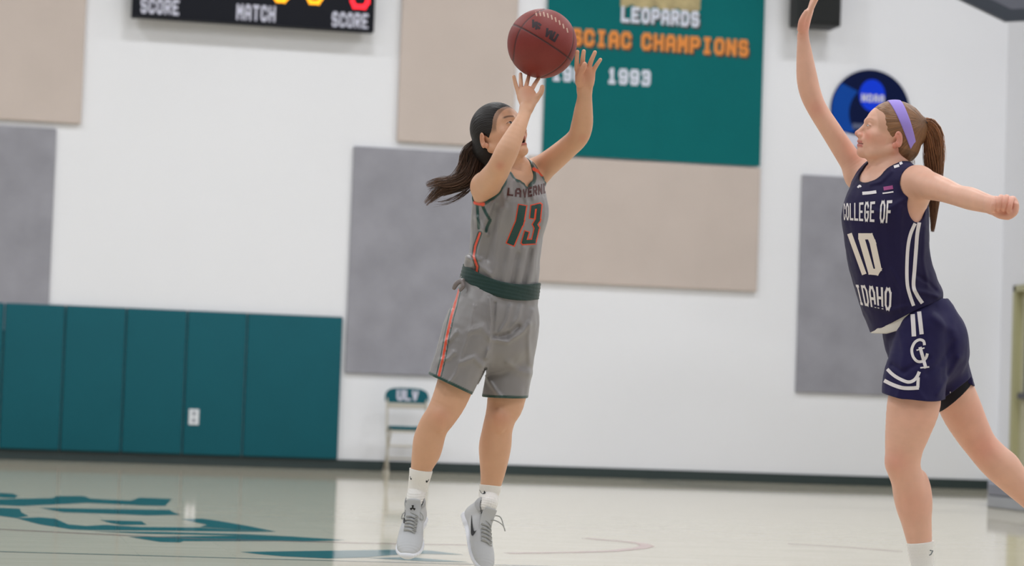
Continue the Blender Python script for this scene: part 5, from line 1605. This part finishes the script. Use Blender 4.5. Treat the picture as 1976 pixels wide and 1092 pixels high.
# --- jersey ---
holeBL = [Seg(B_shL + B_S * .004 + np.array([-.008, -.004, .0]), B_shL + B_S * .14 + np.array([.03, 0, 0]), .060, .075, .060, .075, (0, 1, 0)), Ell(B_shL + np.array([-.002, -.075, -.012]), (.038, .060, .055))]
holeBR = [Seg(B_shR + B_S * .012 + np.array([-.012, 0, 0]), B_shR - B_S * .12 + np.array([-.03, .06, 0]), .060, .08, .060, .08)]
neck_cB = [Seg(vec(1708, 340, 0) + B_N * .040, vec(1722, 290, 0), .062, .085, .060, .085, B_S), Seg(vec(1708, 352, 0) + B_N * .085, vec(1714, 330, 0) + B_N * .04, .012, .05, .03, .05, B_S)]
foldsB = [([(1720, 330), (1700, 350), (1680, 355)], 4, .004), ([(1740, 400), (1735, 460), (1742, 520), (1750, 580)], 6, .005), ([(1700, 440), (1705, 500), (1715, 560)], 6, -.004),
          ([(1760, 560), (1785, 565), (1810, 572)], 5, .007), ([(1770, 530), (1790, 545), (1805, 560)], 4, -.005), ([(1690, 590), (1720, 600), (1750, 590)], 5, .006), ([(1675, 400), (1700, 410), (1745, 385)], 5, .004),
          ([(1785, 440), (1782, 500), (1790, 550)], 4, .004), ([(1720, 520), (1740, 560), (1740, 600)], 4, .005)]
def jerseyB(F):
    st = [((1752, 625), .0, .140, .120), ((1744, 597), .0, .144, .122), ((1733, 562), 0, .148, .128), ((1723, 530), 0, .146, .128), ((1715, 495), 0, .148, .130), ((1711, 455), 0, .152, .134),
          ((1710, 410), 0, .153, .130), ((1713, 375), 0, .146, .110), ((1716, 350), 0, .122, .085), ((1718, 330), 0, .085, .068)]
    F.add(limb([(vec(p[0], p[1], z), w_, d_) for p, z, w_, d_ in st], B_S, 4), .02)
    for q in (-1, 1):
        F.add(Ell(vec(1712, 414, 0) + B_S * q * .060 + B_N * .070, (.056, .060, .046), np.stack([B_S, np.cross(B_N, B_S), B_N])), .04)
    F.add(limb([(vec(1722, 352, -.04), .056, .052), (B_shL, .058, .058)], (0, 1, 0), 2), .03)
    F.add(limb([(vec(1700, 350, .05), .056, .051), (B_shR, .056, .056)], (0, 1, 0), 2), .03)
    F.add(Ell(vec(1790, 565, -.02), (.045, .022, .07)), .03)
    F.disp(lambda P: fold(P, foldsB) + .0030 * noise3(P * np.array([30, 14, 30])) + .0014 * noise3(P * 34))
    F.cut(holeBL, .004); F.cut(holeBR, .004); F.cut(neck_cB, .004)
    # hem dipping at the front
    X, Y, Z = F.ax[0][:, None, None], F.ax[1][None, :, None], F.ax[2][None, None, :]
    x0, x1 = vec(1700, 0, 0)[0], vec(1812, 0, 0)[0]; ya, yb = vec(0, 630, 0)[1], vec(0, 577, 0)[1]
    t = np.clip((X - x0) / (x1 - x0), -.3, 1.2)
    hem = ya + (yb - ya) * t + .010 * np.sin(t * 3.2)
    F.D = np.maximum(F.D, (hem - Y).astype(np.float32) * .9)
FJ = Field((LP(1605, 0, 0)[0], LP(0, 655, 0)[1], -.26), (LP(1840, 0, 0)[0], LP(0, 300, 0)[1], .26), .0030)
jerseyB(FJ); VJ, QJ = FJ.mesh(2); del FJ
navB = lin(27, 20, 62); whB = lin(226, 222, 226)
def jcolB(V):
    c = np.tile(navB, (len(V), 1)); px, py = PX(V)
    def mx(c, col, m): return c * (1 - m[:, None]) + col * m[:, None]
    d = dist_to(neck_cB, V); c = mx(c, lin(20, 15, 50), 1 - sstep(.008, .0115, d))
    t = np.clip((V[:, 0] - vec(1700, 0, 0)[0]) / (vec(1812, 0, 0)[0] - vec(1700, 0, 0)[0]), -.3, 1.2)
    hem = vec(0, 630, 0)[1] + (vec(0, 577, 0)[1] - vec(0, 630, 0)[1]) * t + .010 * np.sin(t * 3.2)
    return c
jersB = npmesh('jersey', L2W(VJ), QJ, M_knit, pb, col=jcolB(VJ)); jersB['label'] = 'navy sleeveless jersey with white lettering and number 10'
bvB = bvh_of(jersB)
M_wpr = mat('white_print', srgb(226, 220, 222), 0.6); M_cpr = mat('cream_number_print', srgb(232, 220, 210), 0.6); M_pk = mat('pink_patch_print', srgb(150, 60, 120), 0.6)
def curved_text(s, q, t, gap, pw, n=6):
    qm = quadmap(q)
    return [[[qm(p[0] ** pw, p[1]) for p in r] for r in g] for g in text_grids(s, t, gap, n=n)]
decal(curved_text('COLLEGE OF', [(1627, 393), (1722, 386), (1719, 431), (1628, 424)], (.30, .13), .22, 1.30), bvB, 'lettering', M_wpr, jersB, .0016)
decal(curved_text('IDAHO', [(1650, 549), (1721, 556), (1719, 600), (1660, 588)], (.30, .13), .22, 1.2), bvB, 'lettering', M_wpr, jersB, .0016)
decal(px_band_lin([(1640.5, 454), (1666.5, 526)], 4.6), bvB, 'number', M_cpr, jersB, .0016)
decal(px_band_lin([(1661, 456), (1679, 456), (1684, 468), (1695, 519), (1691, 525), (1681, 524), (1663, 462)], 6.0), bvB, 'number', M_cpr, jersB, .0016)
decal(px_band([(1664, 373), (1677, 372), (1691, 370)], 3.0, 4), bvB, 'lettering', M_wpr, jersB, .0016)
decal(px_band([(1705, 364), (1714, 362.5), (1723, 361)], 3.6, 4), bvB, 'patch', M_pk, jersB, .0016)
decal(px_band([(1703, 373), (1713, 371.8), (1724, 370)], 1.3, 4), bvB, 'patch', M_wpr, jersB, .0016)
decal(px_band([(1655, 362), (1659, 358), (1661, 361)], 1.8, 3), bvB, 'patch', M_wpr, jersB, .0016)
for b_ in ([(1725, 322), (1730, 320.5), (1735, 319)], [(1736, 316), (1741, 313.5), (1745, 312)]):
    decal(px_band(b_, 2.6, 3), bvB, 'shoulder_bar', M_wpr, jersB, .0016)
decal(px_band([(1766, 431), (1757, 452), (1752, 478), (1750, 518), (1751, 549), (1756, 570), (1763, 590)], 3.3, 8), bvB, 'side_stripe', M_wpr, jersB, .0016)
decal(px_band([(1774, 429), (1770, 452), (1768, 478), (1765, 518), (1763, 552), (1770, 570), (1780, 585)], 3.6, 8), bvB, 'side_stripe', M_wpr, jersB, .0016)

# --- shorts ---
foldsSB = [([(1800, 610), (1840, 640), (1850, 690)], 8, .005), ([(1735, 640), (1745, 680), (1740, 710)], 6, .005), ([(1722, 705), (1745, 718), (1765, 705), (1790, 690)], 5, -.007), ([(1790, 720), (1815, 700), (1840, 660)], 7, -.005),
           ([(1810, 760), (1835, 720), (1850, 690)], 5, .005), ([(1765, 740), (1775, 760), (1785, 772)], 5, .004), ([(1740, 740), (1735, 760), (1730, 770)], 5, .004)]
def shortsB(F):
    st = [((1757, 590), 0, .118, .105), ((1770, 615), 0, .132, .118), ((1782, 645), 0, .140, .132), ((1792, 680), 0, .130, .136)]
    F.add(limb([(vec(p[0], p[1], z), w_, d_) for p, z, w_, d_ in st], B_S, 4), .01)
    F.add(limb([(vec(1780, 640, -.08), .088, .098), (vec(1772, 690, -.09), .098, .102), (vec(1764, 735, -.10), .104, .106), (vec(1762, 790, -.105), .106, .108)], (1, 0, 0), 4), .02)
    F.add(limb([(vec(1815, 650, .03), .080, .12), (vec(1822, 700, .06), .080, .118), (vec(1832, 745, .08), .082, .112), (vec(1842, 790, .10), .084, .10)], (1, .15, 0), 4), .02)
    F.add(Ell(vec(1812, 650, -.04), (.075, .085, .085)), .03); F.add(Ell(vec(1835, 665, -.02), (.050, .085, .085)), .03)
    F.disp(lambda P: fold(P, foldsSB) + .0035 * noise3(P * np.array([24, 14, 24])) + .0014 * noise3(P * 34))
    X, Y, Z = F.ax[0][:, None, None], F.ax[1][None, :, None], F.ax[2][None, None, :]
    a = vec(1763, 770, -.1); hemA_ = a[1] + .018 * np.clip((a[0] - .05 - X) / .05, 0, 1.5) ** 1.5 - .004 * np.sin((X - a[0]) * 30) + .052 * np.clip((X - vec(1822, 0, 0)[0]) / .070, 0, 2) + 0 * Y
    b = vec(1870, 742, .1); hemB_ = b[1] - .45 * (X - b[0])
    near = (Z + .22 * (X - vec(1822, 0, 0)[0]) * 0) < .0
    hem = np.where((Z < .03), hemA_ + 0 * Z, hemB_ + 0 * Z)
    F.D = np.maximum(F.D, (hem - Y).astype(np.float32) * .9)
    F.plane(vec(1757, 594, 0), (-.35, 1, 0))
FS = Field((LP(1680, 0, 0)[0], LP(0, 795, 0)[1], -.28), (LP(1910, 0, 0)[0], LP(0, 575, 0)[1], .28), .0038)
shortsB(FS); VS, QS = FS.mesh(2); del FS
shB = npmesh('shorts', L2W(VS), QS, M_knit, pb, col=np.tile(lin(26, 20, 68), (len(VS), 1)))
bvSB = bvh_of(shB)
# black undershorts
FU = Field((LP(1790, 0, 0)[0], LP(0, 815, 0)[1], -.03), (LP(1900, 0, 0)[0], LP(0, 700, 0)[1], .24), .004)
FU.add(legB(1), 0, .0055)
FU.plane(vec(1839, 770, .1), (.69, -.72, 0)); FU.plane(vec(1840, 712, .1), (0, 1, 0))
v, q = FU.mesh(2); us = npmesh('undershorts', L2W(v), q, M_knit, pb, col=np.tile(lin(18, 14, 26), (len(v), 1)))
white_in = Field((LP(1670, 0, 0)[0], LP(0, 660, 0)[1], -.26), (LP(1800, 0, 0)[0], LP(0, 590, 0)[1], .1), .0034)
white_in.add(limb([(vec(1752, 645, 0), .120, .112), (vec(1748, 625, 0), .128, .116), (vec(1744, 600, 0), .130, .116)], B_S, 3), 0)
X, Y, Z = white_in.ax[0][:, None, None], white_in.ax[1][None, :, None], white_in.ax[2][None, None, :]
t_ = (X - vec(1690, 0, 0)[0]) / (vec(1750, 0, 0)[0] - vec(1690, 0, 0)[0])
white_in.plane(vec(1700, 620, .03), (0, 0, 1)); white_in.plane(vec(1752, 620, 0), (1, 0, 0))
white_in.D = np.maximum(white_in.D, ((vec(0, 641, 0)[1] + .035 * np.clip(t_ - .35, -.1, 2) ** 1.0 - Y)).astype(np.float32) * .8 + 0 * Z)
v, q = white_in.mesh(2); wi = npmesh('white_hem_lining', L2W(v), q, M_sock, jersB, col=np.tile(lin(222, 216, 210), (len(v), 1))); wi['label'] = 'white inner lining showing under the jersey hem'
for g, m_ in (([(1761, 606), (1762.5, 628), (1763.6, 649)], 4.3), ([(1773.5, 601), (1776, 622), (1778.5, 645)], 4.0)):
    decal(px_band(g, m_, 6), bvSB, 'side_stripe', M_wpr, shB, .0016)
decal(px_band([(1784, 666), (1782, 658), (1774, 655.5), (1765, 661), (1759.5, 674), (1762, 688), (1770, 697), (1780, 697), (1787, 690), (1789.5, 682)], 2.7, 5), bvSB, 'emblem_letter', M_wpr, shB, .0018)
decal(px_band_lin([(1776, 672), (1786, 708)], 3.2) + px_band_lin([(1769.5, 675.5), (1783, 671.5)], 1.3) + px_band_lin([(1777, 709.5), (1792, 708)], 1.5), bvSB, 'emblem_letter', M_wpr, shB, .0022)
decal(px_band([(1712, 712), (1722, 722), (1736, 731), (1752, 737), (1763, 734), (1770, 726), (1774, 717)], 3.2, 6), bvSB, 'hem_stripe', M_wpr, shB, .0016)
decal(px_band([(1706, 734), (1722, 742), (1740, 748), (1757, 749), (1773, 748)], 3.6, 6), bvSB, 'hem_stripe', M_wpr, shB, .0016)
decal(px_band([(1771, 748), (1771.5, 738), (1772, 728)], 3.0, 4), bvSB, 'hem_stripe', M_wpr, shB, .0018)
decal(px_band([(1833, 757), (1834.5, 757)], 1.4, 2), bvSB, 'small_mark', M_wpr, shB, .0018)

# --- socks and shoes ---
sb1 = sock('sock', [(vec(1775.5, 1036, -.06), .0470, .047), (vec(1776, 1050, -.06), .0455, .045), (vec(1778.5, 1075, -.06), .0405, .040), (vec(1781, 1100, -.06), .0375, .039), (vec(1783, 1130, -.06), .038, .040)], pb, (-.09, .9, 0), vec(1775.5, 1045.5, -.06))
sb2 = sock('sock', [(vec(2032, 1002, .18), .0400, .041), (vec(2045, 1015, .18), .0385, .039), (vec(2058, 1028, .18), .036, .038), (vec(2076, 1056, .18), .037, .040)], pb, (-.7, .7, 0), vec(2036, 1006, .18))
decal(px_band_lin([(1795, 1062), (1800, 1063), (1797, 1069), (1794, 1071)], 1.0, 3), bvh_of(sb1), 'sock_mark', mat('grey_print', srgb(110, 120, 124), .6), sb1)
M_psh = mat('purple_mesh_upper', srgb(70, 56, 150), 0.7, vcol=True, bump=.8, bscale=500)
gy = vec(1800, 1192, -.06)

def on_ground(px, z):
    p = vec(px, 1190, z); h = L2W(np.array([p]))[0][2]; return p - WUP * h
h_ = on_ground(1812, -.04)
Shoe(h_, footframe(on_ground(1690, -.16) - h_, WUP), 1.0).build(pb, upper=(78, 66, 160), um=M_psh)
t_ = on_ground(2062, .17); hr = vec(2082, 1052, .18) + np.array([.018, .02, 0])
Shoe(hr, footframe(t_ + WUP * .02 - hr, (-.9, .15, 0)), 1.0).build(pb, upper=(78, 66, 160), um=M_psh)

# --- hair and headband ---
hpB = empty('hair'); hpB.parent = pb; hpB.matrix_parent_inverse = Matrix.Translation(pb.location).inverted(); hpB['label'] = 'auburn hair tied in a high ponytail'
tieB = vec(1783, 236, .0)
def hairB(F):
    g = headB
    F.add(g.ell((0, -.013, .049), (.0775, .0985, .0865)), .0)
    F.add(g.ell((0, -.050, -.008), (.062, .056, .056)), .02)
    F.add(limb([(g.p(0, -.085, .05), .036, .036), (tieB, .013, .013)], n=3), .02)
    def hd(P):
        r = P - tieB; a = np.arctan2(r[:, 1], r[:, 0] + .001) ; b = r[:, 2]
        return .0003 * np.sin(a * 46 + b * 120 + 2 * noise3(P * 40)) + .0006 * noise3(P * 60)
    F.disp(hd, .02)
    F.cut(g.ell((0, .145, .015), (.115, .110, .10)), .004)
    F.cut(g.ell((0, .060, -.040), (.10, .062, .060)), .004)
    for q in (-1, 1): F.cut(g.ell((q * .085, -.016, -.012), (.030, .026, .038)), .004)
    F.cut(g.ell((0, .01, -.118), (.1, .085, .075)), .004)
bx = box3(headB.c + (.025, .02, 0), (.155, .15, .105))
F = Field(bx[0], bx[1], .0021); hairB(F); v, q = F.mesh(1)
r_ = v - tieB; a_ = np.arctan2(r_[:, 1], r_[:, 0] + .001)
hcB = np.stack([a_ * 30, r_[:, 2] * 120, np.linalg.norm(r_, axis=1) * 8], 1)
cB = np.tile(lin(134, 94, 62), (len(v), 1)) * (1 + .6 * noise3(hcB * .55))[:, None]
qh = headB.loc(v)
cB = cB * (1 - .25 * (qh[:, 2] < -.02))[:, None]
npmesh('scalp_hair', L2W(v), q, M_hairB, hpB, col=np.clip(cB, 0, 1), hc=hcB)
ponyB = [gp((1782, 238, 0, .014), (1795, 240, 0, .018), (1806, 262, 0, .022), (1806, 295, .01, .026), (1805, 330, .02, .026), (1803, 375, .03, .020), (1801, 420, .04, .012), (1799, 448, .04, .006)),
         gp((1782, 238, 0, .014), (1792, 248, 0, .018), (1798, 275, 0, .024), (1799, 305, .01, .026), (1800, 340, .02, .022), (1802, 390, .03, .014), (1800, 430, .04, .008))]
strands('ponytail', ponyB, 1000, M_hairB, hpB, r=.0009, col=(150, 98, 62), tipcol=(128, 90, 64), cvar=.35, seed=11)
strands('loose_strand', [gp((1790, 240, 0, .01), (1812, 262, 0, .012), (1822, 295, 0, .010), (1820, 330, 0, .008)), gp((1755, 300, 0, .010), (1762, 312, 0, .008), (1765, 325, 0, .006))], 22, M_hairB, hpB, r=.0006, col=(170, 120, 80), seed=12)['kind'] = 'stuff'
mb = MB(); ax_ = nrmz(tieB - headB.p(0, -.085, .05)); s1_ = nrmz(np.cross(ax_, (0, 0, 1))); s2_ = np.cross(ax_, s1_)
tp = [L2W(np.array([tieB + ax_ * .003 + (s1_ * math.cos(t) + s2_ * math.sin(t)) * .0145]))[0] for t in np.linspace(0, 2 * math.pi, 22)]
mb.tube(tp, .0058, n=8, cap=False); mb.build('hair_tie', M_blk, hpB, smooth=True)
FHB = Field(bx[0], bx[1], .0021)
g = headB
FHB.add(g.ell((0, -.013, .049), (.0805, .1010, .0895)), .0); FHB.add(g.ell((0, -.030, -.008), (.0715, .064, .062)), .02); FHB.add(g.ell((0, .01, .0), (.070, .060, .07)), .02)
p0 = vec(1726, 199, 0); p1 = vec(1760, 290, 0); dd = nrmz(p1 - p0); nb = nrmz((-dd[1], dd[0], 0)); nb = nb if nb[0] > 0 else -nb
X, Y, Z = FHB.ax[0][:, None, None], FHB.ax[1][None, :, None], FHB.ax[2][None, None, :]
tt = np.clip(((X - p0[0]) * dd[0] + (Y - p0[1]) * dd[1]) / np.linalg.norm(p1 - p0), 0, 1.3)
FHB.D = np.maximum(FHB.D, (np.abs((X - p0[0]) * nb[0] + (Y - p0[1]) * nb[1]) - (.0205 - .0075 * tt) + 0 * Z).astype(np.float32))
v, q = FHB.mesh(1)
M_hbn = mat('lavender_knit', srgb(158, 136, 222), 0.7, sheen=.2, bump=.2, bscale=900)
hbn = npmesh('headband', L2W(v), q, M_hbn, pb); hbn['label'] = 'lavender headband'
